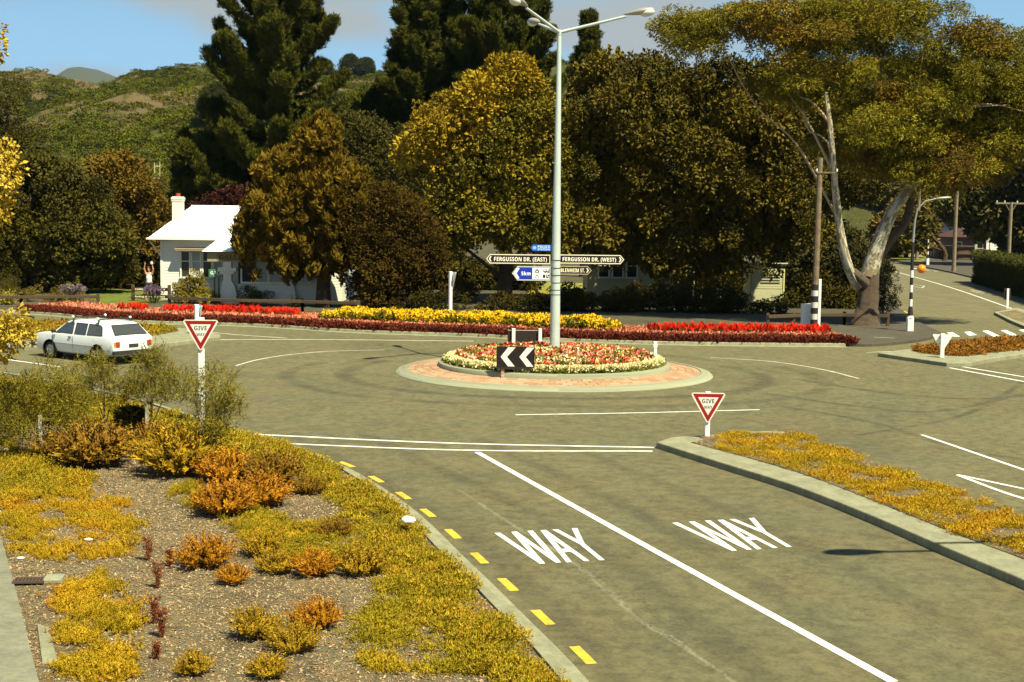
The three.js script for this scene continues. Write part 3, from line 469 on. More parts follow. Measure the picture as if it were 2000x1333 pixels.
{ // chevron boards
  const face = (c, w, h) => { c.fillStyle = '#150a08'; c.fillRect(0, 0, w, h); c.fillStyle = '#dfe6da'; for (const x of [0.1, 0.6]) { const a = x * w; c.beginPath(); c.moveTo(a, h * 0.5); c.lineTo(a + w * 0.2, h * 0.02); c.lineTo(a + w * 0.4, h * 0.02); c.lineTo(a + w * 0.17, h * 0.5); c.lineTo(a + w * 0.38, h * 0.98); c.lineTo(a + w * 0.2, h * 0.98); c.closePath(); c.fill(); } };
  const z = -41.9, [x0, y0] = [-0.453, 1.125], [x1, y1] = [0.677, 0.544];
  const t = thing('chevron_board', 'black board with two white chevrons pointing left at the front of the roundabout', 'road sign', [(x0 + x1) / 2, 0.3, z]);
  const w = x1 - x0, h = y0 - y1 + 0.04, cy = (y0 + y1) / 2 - 0.3;
  part('board', bevelBox(w, h + 0.06, 0.025, 0.004, 0, cy - 0.03, 0, 0.0), blackMetal, t);
  part('face', new THREE.PlaneGeometry(w - 0.02, h - 0.03).translate(0, cy, 0.016), canvasMat(512, 288, face), t);
  for (const s of [-0.38, 0.4]) part('foot', bevelBox(0.1, 0.42, 0.07, 0.01, s, 0.02, -0.06), mat([0.36, 0.24, 0.16], 0.9), t);
  for (const s of [-0.38, 0.4]) part('post_end', bevelBox(0.1, 0.1, 0.07, 0.01, s, -0.06, 0.02), mat([0.4, 0.28, 0.19], 0.9), t);
  const zb = -48.6, [a0, b0] = [-0.145, 1.058], [a1, b1] = [1.004, 0.561], t2 = thing('chevron_board', 'black back of a board on two white posts behind the roundabout flowers', 'road sign', [(a0 + a1) / 2, 0.3, zb]);
  part('board', bevelBox(a1 - a0, b0 - b1 + 0.1, 0.025, 0.004, 0, (b0 + b1) / 2 - 0.33, -0.05), blackMetal, t2); part('top_edge', box(a1 - a0, 0.02, 0.03, 0, b0 - 0.29, -0.05), mat([0.5, 0.45, 0.3], 0.6), t2);
  for (const s of [-0.36, 0.55]) part('post', bevelBox(0.12, b0 - 0.3 + 0.12, 0.09, 0.015, s - 0.02, (b0 - 0.3 + 0.04) / 2, 0.02), whiteMetal, t2);
}
{ // white marker post on the roundabout
  const [x, yt] = [4.586, 1.029], t = thing('marker_post', 'short white marker post at the right edge of the roundabout flowers', 'post', [x, 0.28, -45.3]);
  part('post', bevelBox(0.11, yt - 0.28, 0.11, 0.02, 0, (yt - 0.28) / 2, 0), whiteMetal, t); part('reflector', bevelBox(0.13, 0.1, 0.13, 0.01, 0, yt - 0.42, 0), whiteMetal, t);
}
// give way signs
const giveWayFace = canvasMat(512, 452, (c, w, h) => {
  c.fillStyle = '#d9d6c8'; c.fillRect(0, 0, w, h); c.fillStyle = '#8c0d0a'; c.beginPath(); c.moveTo(18, 14); c.lineTo(w - 18, 14); c.lineTo(w / 2 + 8, h - 18); c.lineTo(w / 2 - 8, h - 18); c.closePath(); c.fill();
  c.fillStyle = '#d6d8d0'; c.beginPath(); c.moveTo(100, 66); c.lineTo(w - 100, 66); c.lineTo(w / 2, h - 112); c.closePath(); c.fill();
  fitText(c, 'GIVE', w / 2 - 100, 124, 200, 92, '#2e140a', 'bold'); fitText(c, 'WAY', w / 2 - 62, 218, 124, 68, '#2e140a', 'bold');
});
function triangle(S) { const h = S * 0.88, r = S * 0.045, P = [[-S / 2 + r, h / 2], [S / 2 - r, h / 2], [S / 2 - r * 0.1, h / 2 - r * 0.9], [S / 2 - r * 0.3, h / 2 - r * 1.8], [r * 0.9, -h / 2 + r * 0.3], [0, -h / 2], [-r * 0.9, -h / 2 + r * 0.3], [-S / 2 + r * 0.3, h / 2 - r * 1.8], [-S / 2 + r * 0.1, h / 2 - r * 0.9]]; return P; }
function giveWay(label, x, z, top, S, turn, postW, y0 = 0.1, lift = 0.05) {
  const t = thing('give_way_sign', label, 'road sign', [x, y0, z], turn, 'give way signs round the junction'), H = top - y0, cy = H - lift - S * 0.44;
  part('post', bevelBox(postW, H, postW * 0.8, 0.012, 0, H / 2, 0), whiteMetal, t);
  part('plate', plate(triangle(S), 0.02).translate(0, cy, postW * 0.4 + 0.035), whiteMetal, t);
  part('face', shapeFace(triangle(S), 0.003).translate(0, cy, postW * 0.4 + 0.035), giveWayFace, t);
  for (const k of [0.26, -0.05]) part('bracket', box(postW * 1.6, 0.03, 0.02, 0, cy + S * k, postW * 0.4 + 0.007), greyBack, t);
  return t;
}
{
  const [x, z] = [4.357, -31.385]; const t = giveWay('low give way sign facing us on the nose of the near right island', x + 0.02, z, 5.1 - 0.0 - (772 - 420) / 2777 * -z + 0.06, 0.755, -0.03, 0.11, 0.14, 0.02);
  part('footing', cyl(0.17, 0.14, 0.05, 0, 0.02, 0, 14), mat([0.16, 0.1, 0.06], 1), t);
  const [x2, z2] = [-7.118, -32.409]; giveWay('tall give way sign facing us rising from the bushes at left', x2, z2, 2.62, 0.79, 0.06, 0.14, 0.1);
  const [x3, z3] = [15.276, -50.22]; giveWay('low give way sign turned away showing its white back on the far right island', x3, z3, 1.0, 0.68, Math.PI - 0.25, 0.14, 0.14, 0.03);
  const [x4, z4] = [-2.694, -61.491]; giveWay('tall white give way sign seen edge on before the yellow flowers', x4, z4, 2.52, 0.86, 1.98, 0.16, 0.1, 0.02);
  const [x5, z5] = [-12.492, -56.082]; giveWay('white sign seen edge on behind the left give way sign', x5, z5, 1.32, 0.74, 2.1, 0.2, 0.14, 0.02);
}
{ // pole with painted bands, white cabinet and marker beside it
  const [x, z] = [12.897, -60.61], top = 7.347 * 1 + 0.1;
  const t = thing('power_pole', 'weathered wooden power pole with black and white bands at its foot', 'power pole', [x, 0.1, z]);
  const wood = mat([1, 1, 1], 0.95, { map: rep(grainTex(256, 521, 0.6, [0.2, 0.15, 0.09], 0.5), 3, 0.5), bumpMap: rep(bumpTex(128, 522), 6, 1), bumpScale: 0.02 });
  part("pole", limb([[0, 0, 0], [0.03, 3, 0], [0.06, top, 0]], 0.15, 0.115, 12, 0.05, 3), wood, t);
  for (let i = 0; i < 8; i++) part('painted_band', new THREE.CylinderGeometry(0.158, 0.16, 0.24, 14, 1, true).translate(0.01, 0.22 + i * 0.25, 0), i % 2 ? blackMetal : mat([0.55, 0.55, 0.48], 0.8), t);
  part('cross_arm', bevelBox(0.8, 0.07, 0.08, 0.01, 0.3, top - 0.62, 0.1), wood, t);
  for (const s of [-0.1, 0.75]) part('insulator', cyl(0.035, 0.045, 0.12, s, top - 0.51, 0.1), whiteMetal, t);
  const [x2, z2] = [12.922, -60.111], t2 = thing('marker_post', 'tall thin white post standing against the banded power pole', 'post', [x2 + 0.06, 0.1, z2 + 0.1]);
  part('post', bevelBox(0.115, 2.331, 0.08, 0.012, 0, 1.155, 0), whiteMetal, t2); part('cap', box(0.125, 0.04, 0.09, 0, 2.331, 0), whiteMetal, t2);
  const [x3, z3] = [12.643, -61.085], t3 = thing('service_cabinet', 'white metal service cabinet at the right end of the flower bed', 'cabinet', [x3, 0.1, z3]);
  part('body', bevelBox(0.38, 1.24, 0.3, 0.015, 0, 0.62, 0), whiteMetal, t3); part('door', bevelBox(0.33, 1.08, 0.02, 0.006, 0, 0.63, 0.155), whiteMetal, t3); part('handle', box(0.02, 0.1, 0.02, 0.12, 0.66, 0.175), greyBack, t3);
}
function beacon(label, x, z, globe, top, lamp) {
  const t = thing('crossing_beacon', label, 'beacon', [x, 0.12, z], 0, 'striped crossing poles');
  const white = mat([0.74, 0.76, 0.72], 0.6), orange = mat([0.85, 0.24, 0.01], 0.25);
  part('base', [bevelBox(0.28, 0.6, 0.24, 0.02, 0, 0.3, 0), cyl(0.15, 0.12, 0.12, 0, 0.65, 0, 12)], white, t);
  part('band', cyl(0.13, 0.08, 0.4, 0, 0.9, 0, 12), blackMetal, t);
  const ys = [1.1, 1.42, 1.72, 2.04, 2.36, 2.68, 3.9];
  for (let i = 0; i < (globe ? 6 : 5); i++) part('band', cyl(0.075, 0.07, ys[i + 1] - ys[i], 0, (ys[i] + ys[i + 1]) / 2, 0, 12), i === 5 ? blackMetal : i % 2 ? blackMetal : white, t);
  if (globe) { part('globe_arm', bar([0, 2.74, 0], [0.28, 2.74, 0.1], 0.03), galv, t); const g = part('globe', new THREE.SphereGeometry(0.19, 24, 16).translate(0.38, 2.74, 0.13), orange, t); part('globe_collar', cyl(0.08, 0.08, 0.05, 0.26, 2.74, 0.09, 12, 0, -0.33, Math.PI / 2), galv, t); }
  if (lamp) { part('lamp_pole', limb([[0, 3.9, 0], [0.06, 4.9, 0], [0.2, 5.45, 0], [0.55, 5.72, 0], [0.95, 5.8, 0]], 0.055, 0.028, 10), greyBack, t); part('lamp_head', at(new THREE.SphereGeometry(1, 14, 8).scale(0.36, 0.06, 0.1), 1.25, 5.83, 0, 0, 0, 0.1), greyBack, t); }
  return t;
}
{ const [x, z] = [17.408, -62.025]; beacon('black and white striped crossing pole with orange globe under a curved street lamp', x, z, true, 5, true);
  const [a, b] = [43.629, -149.699]; beacon('far striped crossing pole beside the fence across the side street', a, b, false, 3, false);
  const [c, d] = [51.219, -158.207]; beacon('far striped crossing pole by the clipped hedge', c, d, false, 3, false); }
{ // keep left marker on the small island
  const [x, z] = [27.307, -78.344], t = thing('hazard_marker', 'small black and white hazard marker at the far right island', 'road sign', [x, 0.14, z]);
  part('post', bevelBox(0.12, 1.1, 0.08, 0.01, 0, 0.55, 0.04), whiteMetal, t); part('board', bevelBox(0.36, 0.62, 0.03, 0.006, 0, 0.8, -0.03), blackMetal, t);
}
// poles along the side street
const poleWood = mat([1, 1, 1], 0.95, { map: rep(grainTex(256, 531, 0.5, [0.2, 0.16, 0.1], 0.5), 3, 0.5) });
function utilityPole(label, x, z, h, arm, r = 0.15) {
  const t = thing('utility_pole', label, 'power pole', [x, 0, z], 0, 'power poles along the side street');
  part('pole', limb([[0, 0, 0], [0, h * 0.5, 0], [0.02, h, 0]], r, r * 0.75, 10, 0.04, x), poleWood, t);
  if (arm) { part('cross_arm', bevelBox(arm, 0.12, 0.12, 0.01, 0, h - 0.1, 0), poleWood, t); for (const s of [-0.45, -0.2, 0.2, 0.45]) part('insulator', cyl(0.04, 0.05, 0.14, s * arm, h + 0.03, 0), whiteMetal, t); for (const s of [-1, 1]) part('brace', bar([0, h - 0.8, 0.02], [s * 0.4, h - 0.15, 0.02], 0.03), poleWood, t); }
}
{ const P = (px, z) => px; let [x, z] = [36.618, -105.165]; utilityPole('power pole with broad crossarm beside the clipped hedge', x, z, 6.3, 2.3, 0.17);
  [x, z] = [41.042, -132.406]; utilityPole('tall bare power pole on the kerb left of the hedge', x, z, 7.6, 0, 0.2);
  [x, z] = [48.476, -170.854]; utilityPole('power pole standing behind the striped crossing pole', x, z, 9, 0, 0.22);
  [x, z] = [65.571, -198.517]; utilityPole('slim far power pole behind the hedge', x, z, 9.5, 0, 0.2);
  [x, z] = [70.819, -216.348]; utilityPole('pale distant power pole above the maroon roof', x, z, 13.5, 1.6, 0.2); 
  [x, z] = [53.998, -203.603]; utilityPole('short pale post by the trunk at the top of the side street', x, z, 4, 0, 0.2); }
{ // far fence across the side street
  const pts = [[55.463, -189.782], [51.859, -172.093], [52.131, -168.558], [54.432, -167.613]], posts = [0, 0.22, 0.45, 0.68, 1];
  const t = thing('rail_fence', 'low dark rail fence with pale posts across the side street', 'fence');
  const c = curve(pts, 40), wood = mat([0.12, 0.08, 0.05], 0.95), pale = mat([0.4, 0.36, 0.25], 0.9);
  for (const f of posts) { const [x, z] = c[Math.round(f * 40)]; part('post', bevelBox(0.32, 2.0, 0.25, 0.02, x, 1.0, z), pale, t); }
  for (const h of [1.75, 0.9]) part('rail', mergeGeometries(c.slice(1).map((p, i) => bar([c[i][0], h, c[i][1]], [p[0], h, p[1]], 0.07, 0.07, 6))), wood, t);
  part('boarding', merge(c.slice(1).map((p, i) => { const a = c[i], dx = p[0] - a[0], dz = p[1] - a[1]; return box(Math.hypot(dx, dz), 1.6, 0.05, (a[0] + p[0]) / 2, 0.85, (a[1] + p[1]) / 2 - 0.15, 0, -Math.atan2(dz, dx)); })), wood, t);
}

{ // street lamp standing just outside the picture at right; its shadow falls across the lane and the near island kerb
  const t = thing('street_lamp', 'street lamp beyond the right edge whose shadow falls on the near lane', 'street lamp', [12.0, 0, -17.0]);
  part('pole', limb([[0, 0, 0], [0, 4, 0], [0, 8.2, 0], [-0.25, 8.8, 0.05], [-0.8, 9.0, 0.12], [-2.3, 9.1, 0.35]], 0.1, 0.05, 10), galv, t);
  const h = new THREE.SphereGeometry(1, 18, 10), p = h.attributes.position; for (let i = 0; i < p.count; i++) { const k = p.getX(i), w = 0.5 + 0.5 * smooth(1, -0.4, k); p.setXYZ(i, k * 0.55, p.getY(i) * 0.12 * w, p.getZ(i) * 0.22 * w); } h.computeVertexNormals();
  part('lamp_head', at(h, -2.75, 9.12, 0.4, 0, 0.14, 0), galv, t);
}

// ---------------------------------------------------------------- long flower bed beyond the road
{
  const r = mulberry(601);
  const front = (k) => verge.map(([x, z]) => [x - 0.3 * 0 , z - k]);
  const alongZ = (x) => { for (let i = 1; i < verge.length; i++) if (verge[i][0] >= x) { const a = verge[i - 1], b = verge[i]; return lerp(a[1], b[1], (x - a[0]) / (b[0] - a[0])); } return verge[verge.length - 1][1]; };
  const XL = 0 + -23.6, XR = 13.35;
  const bedIn = (x) => smooth(XL, XL + 2.5, x) * smooth(XR + 0.25, XR - 1.6, x);
  const soil = struct('flower_bed', (() => { const pts = []; for (let i = 0; i <= 40; i++) { const x = lerp(XL, XR, i / 40); pts.push([x, alongZ(x) - 0.05]); } for (let i = 40; i >= 0; i--) { const x = lerp(XL, XR, i / 40); pts.push([x, alongZ(x) - 0.1 - 3.3 * bedIn(x)]); } return slab(pts, 0, 0.13, 0); })(), mat([0.09, 0.055, 0.035], 1), 'dark soil of the long flower bed along the far kerb');
  const clump = [1, 2, 3].map((i) => leafClump(18, 0.13, 0.11, 0.06, 610 + i, 0.5, 0.9));
  function mass(name, label, geo, m, items) { const o = copies(numbered(name), geo, m, scene, items); tag(o, label, 'flowers', null, 'stuff'); return o; }
  // front hedge of dark red leaves
  const a = [], b = [];
  for (let i = 0; i < 11000; i++) { const x = lerp(XL, XR + 0.15, r()), w = bedIn(x), d = 0.05 + r() * Math.min(0.9, 5 * w + 0.3), y = 0.08 + r() * 0.15; a.push([place(x, y, alongZ(x) - d, 0.75 + r() * 0.6, r), pick([[0.075, 0.014, 0.008], [0.14, 0.03, 0.016], [0.2, 0.05, 0.03]], r(), r)]); }
  mass('maroon_border', 'dark maroon leafed border along the front of the long bed', clump[0], dullLeaf, a);
  for (let i = 0; i < 14000; i++) { const x = lerp(XL + 0.6, XR - 0.1, r()), w = bedIn(x), d = 0.8 + r() * 2.4 * w; if (d > 3.2 * w + 0.3) continue; const n = fbm(x * 0.5, 3, d * 0.9, 3); b.push([place(x, 0.17 + r() * 0.12 + 0.03 * (d - 1), alongZ(x) - d, 0.6 + r() * 0.6, r), pick([[0.4, 0.1, 0.05], [0.55, 0.19, 0.1], [0.62, 0.27, 0.17], [0.5, 0.14, 0.09]], clamp(n + 0.5 + (r() - 0.5) * 0.4), r)]); }
  mass('salmon_flowers', 'carpet of salmon pink flowers in the middle of the long bed', clump[1], dullLeaf, b);
  const spike = needleTuft(14, 0.34, 0.07, 620, 0.45);
  function salvia(label, x0, x1, d0, d1, n) {
    const g = thing('red_salvia', label, 'flowers'); g.userData.kind = 'stuff'; const f = [], s = [];
    for (let i = 0; i < n; i++) { const x = lerp(x0, x1, r()), d = lerp(d0, d1, r()); if (fbm(x * 0.8, 5, d, 2) < -0.2 + (r() - 0.5) * 0.2) continue; const z = alongZ(x) - d; f.push([place(x, 0.22 + r() * 0.12, z, 1.0 + r() * 0.5, r), pick([[0.05, 0.06, 0.01], [0.12, 0.1, 0.015]], r(), r)]); s.push([place(x + (r() - 0.5) * 0.1, 0.26 + r() * 0.24, z, 0.35 + r() * 0.45, r, 0.35), pick([[0.5, 0.01, 0.005], [0.75, 0.03, 0.012], [0.6, 0.05, 0.01]], r(), r)]); }
    copies('foliage', clump[2], leafMat, g, f); copies('blooms', spike, dullLeaf, g, s);
  }
  salvia('bright red flower spikes at the right end of the long bed', 5.6, 12.9, 1.5, 2.7, 1150);
  salvia('bright red flower spikes in front of the gallery bushes', -15.9, -9.6, 1.9, 3.0, 1000);
  salvia('small block of red flower spikes near the wooden gallery boards', -18.4, -17.0, 1.9, 2.9, 260);
  const y = thing('yellow_marigolds', 'long bank of yellow marigolds below the golden tree', 'flowers'); y.userData.kind = 'stuff'; const f = [], s = [];
  for (let i = 0; i < 3600; i++) { const x = lerp(-8.4, 4.4, r()), d = lerp(1.5, 3.3, r()); const e = smooth(-8.5, -7.2, x) * smooth(4.6, 3.2, x), hgt = (0.3 + 0.3 * Math.sqrt(Math.max(0, 1 - Math.pow((d - 2.4) / 1.0, 2)))) * (0.6 + 0.4 * e) + fbm(x * 1.1, 8, d * 1.1, 2) * 0.2, z = alongZ(x) - d; f.push([place(x, 0.1 + r() * hgt, z, 1.0 + r() * 0.6, r), pick([[0.1, 0.1, 0.008], [0.2, 0.17, 0.01], [0.06, 0.07, 0.006]], r(), r)]); if (fbm(x * 1.3, 1.5, d * 1.3, 2) > -0.17) s.push([place(x, 0.2 + hgt * (0.55 + r() * 0.5), z, 1.2 + r() * 0.8, r), pick([[0.75, 0.48, 0.015], [0.85, 0.6, 0.03], [0.65, 0.36, 0.008]], r(), r)]); }
  copies('foliage', clump[2], leafMat, y, f); copies('blooms', pompon, dullLeaf, y, s);
}

// ---------------------------------------------------------------- island and corner planting
const G_cover = [1, 2, 3, 4].map((i) => leafClump(34, 0.13, 0.06, 0.03, 700 + i, 0.6, 0.55));
const G_fine = [1, 2, 3].map((i) => { const g = []; const r = mulberry(730 + i); for (let k = 0; k < 9; k++) { const s = sprig(9, 0.11 + r() * 0.1, 0.05, 740 + i * 10 + k); s.applyMatrix4(place((r() - 0.5) * 0.14, -0.02, (r() - 0.5) * 0.14, 1, r, 0.7)); g.push(s); } return merge(g); });
const G_sprig = [1, 2, 3].map((i) => sprig(22, 0.3, 0.055, 760 + i));
const chip = (() => { const g = new THREE.BoxGeometry(0.05, 0.008, 0.022); return g; })();
function cover(label, pts, n, y, cols, geo, seed, keep, sc = 1, rag = 1, name = 'ground_cover') {
  const r = mulberry(seed), items = scatter(pts, n, r, keep && ((x, z) => keep(x, z, r))).map(([x, z]) => { const a = r() * 6.283, q = r() * r() * 0.34 * rag; return [x + Math.cos(a) * q, z + Math.sin(a) * q]; }).filter(([x, z]) => rag === 0 || inside(innerBed, x, z)).map(([x, z]) => [place(x, y + r() * 0.05, z, sc * (0.5 + r() * r() * 1.2 + 0.35 * Math.max(0, fbm(x * 2.2, seed + 3, z * 2.2, 2) * 2)), r, 0.35), pick(cols, clamp(fbm(x * 0.7, seed, z * 0.7, 3) + 0.5 + (r() - 0.5) * 0.5), r)]);
  const o = copies(numbered(name), geo, leafMat, scene, items); return tag(o, label, 'ground cover', null, 'stuff');
}
const YEL = [[0.25, 0.18, 0.006], [0.35, 0.235, 0.008], [0.44, 0.27, 0.01], [0.47, 0.22, 0.008]], OLIVE = [[0.17, 0.14, 0.006], [0.24, 0.185, 0.008], [0.33, 0.24, 0.01], [0.4, 0.23, 0.012]], RUST = [[0.14, 0.07, 0.01], [0.26, 0.11, 0.012], [0.32, 0.16, 0.015]];
const innerBed = bedPoly.map(([x, z], i) => i < bedEdge.length ? [x - 0.12, z + 0.05] : [x, z]);
const patchy = (f, t, s) => (x, z, r) => fbm(x * f, s, z * f, 3) + (r() - 0.5) * 0.12 > t;
cover('low yellow leafed plants on the near right island', nearPlant, 4600, 0.16, YEL, G_cover[0], 801, (x, z, r) => fbm(x * 1.3, 1, z * 1.3, 3) > 0.03 + (r() - 0.5) * 0.35, 0.55, 0);
cover('rusty orange plants on the far right island', farPlantR, 1500, 0.18, RUST, G_cover[1], 802, null, 1.5, 0);
cover('rusty plants on the island behind the white car', leftPlant, 2600, 0.18, [...RUST, ...OLIVE], G_cover[2], 803, null, 1.4, 0);
{ // bark chips
  const r = mulberry(810), items = [];
  for (const [pts, n, y] of [[bedPoly, 110000, 0.104], [nearPlant, 8000, 0.155]]) for (const [x, z] of scatter(pts, n, r, (x, z) => z > -33 && Math.abs(x) < -z * 0.4)) items.push([place(x, y + r() * 0.008, z, 0.22 + r() * r() * 0.75, r, 0.5), pick([[0.09, 0.06, 0.03], [0.27, 0.19, 0.1], [0.42, 0.34, 0.2], [0.26, 0.13, 0.055]], r(), r)]);
  tag(copies('bark_mulch', chip, mat([1, 1, 1], 1), scene, items), 'loose bark chips scattered over the planting beds', 'mulch', null, 'stuff');
}
// zones of cover in the corner bed
const zoneEdge = [[0.269, -15.102], [0.461, -14.991], [0.166, -16.543], [-0.477, -18.811], [-0.983, -21.121], [-1.299, -22.132], [-1.795, -23.841], [-2.465, -25.824], [-3.596, -28.428], [-4.845, -30.421], [-6.08, -31.664], [-5.389, -28.599], [-4.006, -26.998], [-3.175, -24.398], [-2.36, -23.4], [-3.053, -22.217], [-4.392, -23.284], [-4.034, -20.964], [-3.177, -19.927], [-2.128, -19.688], [-1.691, -18.127], [-1.826, -16.362], [-1.511, -15.036]];
const zoneEdgePts = zoneEdge;
const zoneLeft = [[-7.678, -21.269], [-8.837, -24.277], [-8.436, -25.209], [-7.465, -25.036], [-6.071, -23.188], [-5.756, -21.371], [-5.558, -19.81], [-6.513, -19.619], [-7.193, -20.328]], zoneLeft2 = [[-5.849, -18.31], [-5.752, -19.234], [-4.919, -17.983], [-4.494, -16.869], [-4.586, -15.677], [-5.103, -16.034], [-5.582, -17.259]], zoneTop = [[-10.933, -30.101], [-9.666, -28.299], [-8.635, -26.692], [-7.487, -25.75], [-7.597, -24.573], [-8.539, -23.448]], zoneBack = [[-17.762, -42.268], [-14.818, -40.901], [-9.722, -35.765], [-6.848, -32.585], [-6.011, -31.307], [-4.518, -28.363], [-5.657, -26.889], [-7.222, -29.715], [-8.621, -31.687], [-10.774, -32.271], [-12.427, -32.924], [-14.86, -35.31]], zoneBot = [[-4.873, -15.484], [-4.357, -15.686], [-4.043, -14.942], [-4.098, -14.741], [-4.691, -14.719]], zoneMid = [[-6.098, -25.838], [-4.553, -23.68], [-2.801, -21.527], [-2.899, -20.545], [-4.05, -21.461], [-4.816, -22.867], [-5.848, -24.023]];
cover('yellow-green ground cover spilling over the near left kerb', zoneEdgePts, 9500, 0.1, OLIVE, G_cover[3], 820, (x, z, r) => fbm(x * 1.5, 2, z * 1.5, 3) > -0.03 + (r() - 0.5) * 0.35, 0.52);
{ const r = mulberry(829), band = bedEdge.filter((p) => p[1] > -31), items = []; for (let i = 0; i < 5000; i++) { const p = band[Math.floor(r() * band.length)], k = r() * 0.75, x = p[0] - k * 0.95 - 0.1 + (r() - 0.5) * 0.4, z = p[1] + (r() - 0.5) * 0.5 + k * 0.2; if (!inside(bedPoly, x, z) || fbm(x * 1.1, 6, z * 1.1, 2) < -0.05 + (r() - 0.5) * 0.15) continue; items.push([place(x, 0.11 + r() * 0.1, z, 0.4 + r() * 0.5, r, 0.4), pick(OLIVE, r(), r)]); } tag(copies('kerb_shrubbery', G_cover[0], leafMat, scene, items), 'taller leafy fringe of the ground cover along the near left kerb', 'ground cover', null, 'stuff'); }
cover('yellow heathy ground cover at the left of the bed', zoneLeft, 3000, 0.095, YEL, G_fine[0], 821, patchy(1.7, 0.05, 4), 0.5);
cover('yellow heathy ground cover beside the drain grate', zoneLeft2, 2000, 0.095, YEL, G_fine[1], 822, patchy(1.7, 0.05, 5), 0.5);
cover('olive ground cover in the shade of the young trees', zoneTop, 1400, 0.11, OLIVE, G_fine[2], 823, patchy(1.5, -0.05, 7), 0.7);
cover('olive ground cover behind the young trees', zoneBack, 5000, 0.13, OLIVE, G_cover[1], 824, patchy(1.2, -0.12, 8), 1.0);
cover('golden tuft of ground cover at the bottom edge', zoneBot, 700, 0.1, YEL, G_fine[0], 825, patchy(1.7, 0.0, 9), 0.55);
cover('thin olive ground cover between the orange shrubs', zoneMid, 1100, 0.11, OLIVE, G_fine[1], 826, patchy(1.5, 0.04, 6), 0.5);
// separate small shrubs
function shrub(label, x, z, R, H, cols, seed, n = 260) {
  const r = mulberry(seed), t = thing('heath_shrub', label, 'shrub', [x, 0.1, z], 0, 'low heath shrubs in the near left bed'), its = [];
  for (let i = 0; i < n; i++) {
    const a = r() * 6.283, e = Math.pow(r(), 0.6), tilt = e * 1.05, up = new THREE.Vector3(Math.cos(a) * Math.sin(tilt), Math.cos(tilt), Math.sin(a) * Math.sin(tilt));
    const q = new THREE.Quaternion().setFromUnitVectors(new THREE.Vector3(0, 1, 0), up).multiply(new THREE.Quaternion().setFromAxisAngle(new THREE.Vector3(0, 1, 0), r() * 6.283)), k = r() * 0.5;
    const lump = 1 + 0.35 * fbm(Math.cos(a) * 1.5, tilt * 2, Math.sin(a) * 1.5 + seed, 2), s = (0.75 + r() * 0.5) * H / 0.46 * lump;
    its.push([new THREE.Matrix4().compose(new THREE.Vector3(up.x * R * (0.45 + k), up.y * H * k * 0.9, up.z * R * (0.45 + k)), q, new THREE.Vector3(s, s, s)), pick(cols, clamp(r() * 0.7 + 0.15 + fbm(up.x * 2 + seed, up.y * 2, up.z * 2, 2)), r)]);
  }
  copies('sprigs', G_sprig[seed % 3], leafMat, t, its);
  const st = []; for (let i = 0; i < 9; i++) { const a = r() * 6.283; st.push(bar([0, -0.02, 0], [Math.cos(a) * R * 0.6, H * 0.5, Math.sin(a) * R * 0.6], 0.012, 0.005, 5)); }
  part('stems', st, mat([0.09, 0.05, 0.03], 1), t);
}
const groundAt = [[-8.071, -27.158], [-8.935, -27.883], [-6.284, -26.43], [-7.204, -28.353], [-4.666, -22.953], [-4.193, -23.701], [-5.26, -25.892], [-4.377, -25.703], [-4.275, -19.528], [-3.697, -18.663], [-3.588, -20.264], [-3.219, -19.299], [-2.676, -19.161], [-2.047, -19.272], [-2.958, -16.276], [-2.333, -16.749], [-2.44, -15.798], [-3.389, -14.932], [-2.568, -14.879], [-3.592, -24.817], [-2.722, -21.531]];
const ORG = [[0.2, 0.1, 0.006], [0.36, 0.155, 0.008], [0.43, 0.175, 0.008], [0.42, 0.22, 0.01]], GLD = [[0.18, 0.12, 0.006], [0.33, 0.2, 0.01], [0.42, 0.26, 0.012]], BRN = [[0.12, 0.065, 0.008], [0.24, 0.12, 0.01], [0.26, 0.17, 0.01]];
[['broad brown-orange shrub between the first stake and the dark bush', 0.57, 0.88, BRN], ['brown-orange shrub at the foot of the first stake', 0.36, 0.62, BRN], ['yellow blotched shrub at the foot of the middle young tree', 0.59, 0.91, GLD], ['narrow olive shrub left of the white stake', 0.35, 0.71, BRN],
  ['large orange shrub right of the third stake', 0.38, 0.60, ORG], ['orange shrub touching its larger neighbour on the right', 0.36, 0.56, ORG], ['rusty orange shrub under the tall give way sign', 0.43, 0.58, ORG], ['olive-orange shrub behind the pair of orange shrubs', 0.43, 0.61, BRN],
  ['bright orange shrub alone on the bare mulch', 0.32, 0.46, ORG], ['little rusty shrub just right of the lone orange shrub', 0.17, 0.27, ORG], ['golden shrub leftmost of the middle row', 0.26, 0.36, GLD], ['golden shrub in the centre of the middle row', 0.26, 0.32, GLD], ['round golden shrub with dark shade beneath in the middle row', 0.26, 0.37, ORG], ['golden-brown shrub rightmost of the middle row', 0.32, 0.40, GLD],
  ['upright yellow-green shrub in the front row', 0.20, 0.36, GLD], ['orange topped shrub at the back of the front row', 0.27, 0.34, ORG], ['yellow domed shrub at the front of the front row', 0.25, 0.33, GLD], ['cut-off golden tuft at the bottom edge, the left one', 0.15, 0.25, GLD], ['cut-off golden tuft at the bottom edge, the right one', 0.19, 0.25, GLD], ['low rusty shrub near the top of the kerb planting', 0.27, 0.32, BRN], ['rusty shrub halfway along the kerb planting', 0.26, 0.28, BRN]
].forEach(([label, R, H, cols], i) => { const [x, z] = groundAt[i]; shrub(label, x, z, R, H, cols, 900 + i, R > 0.35 ? 340 : 220); });
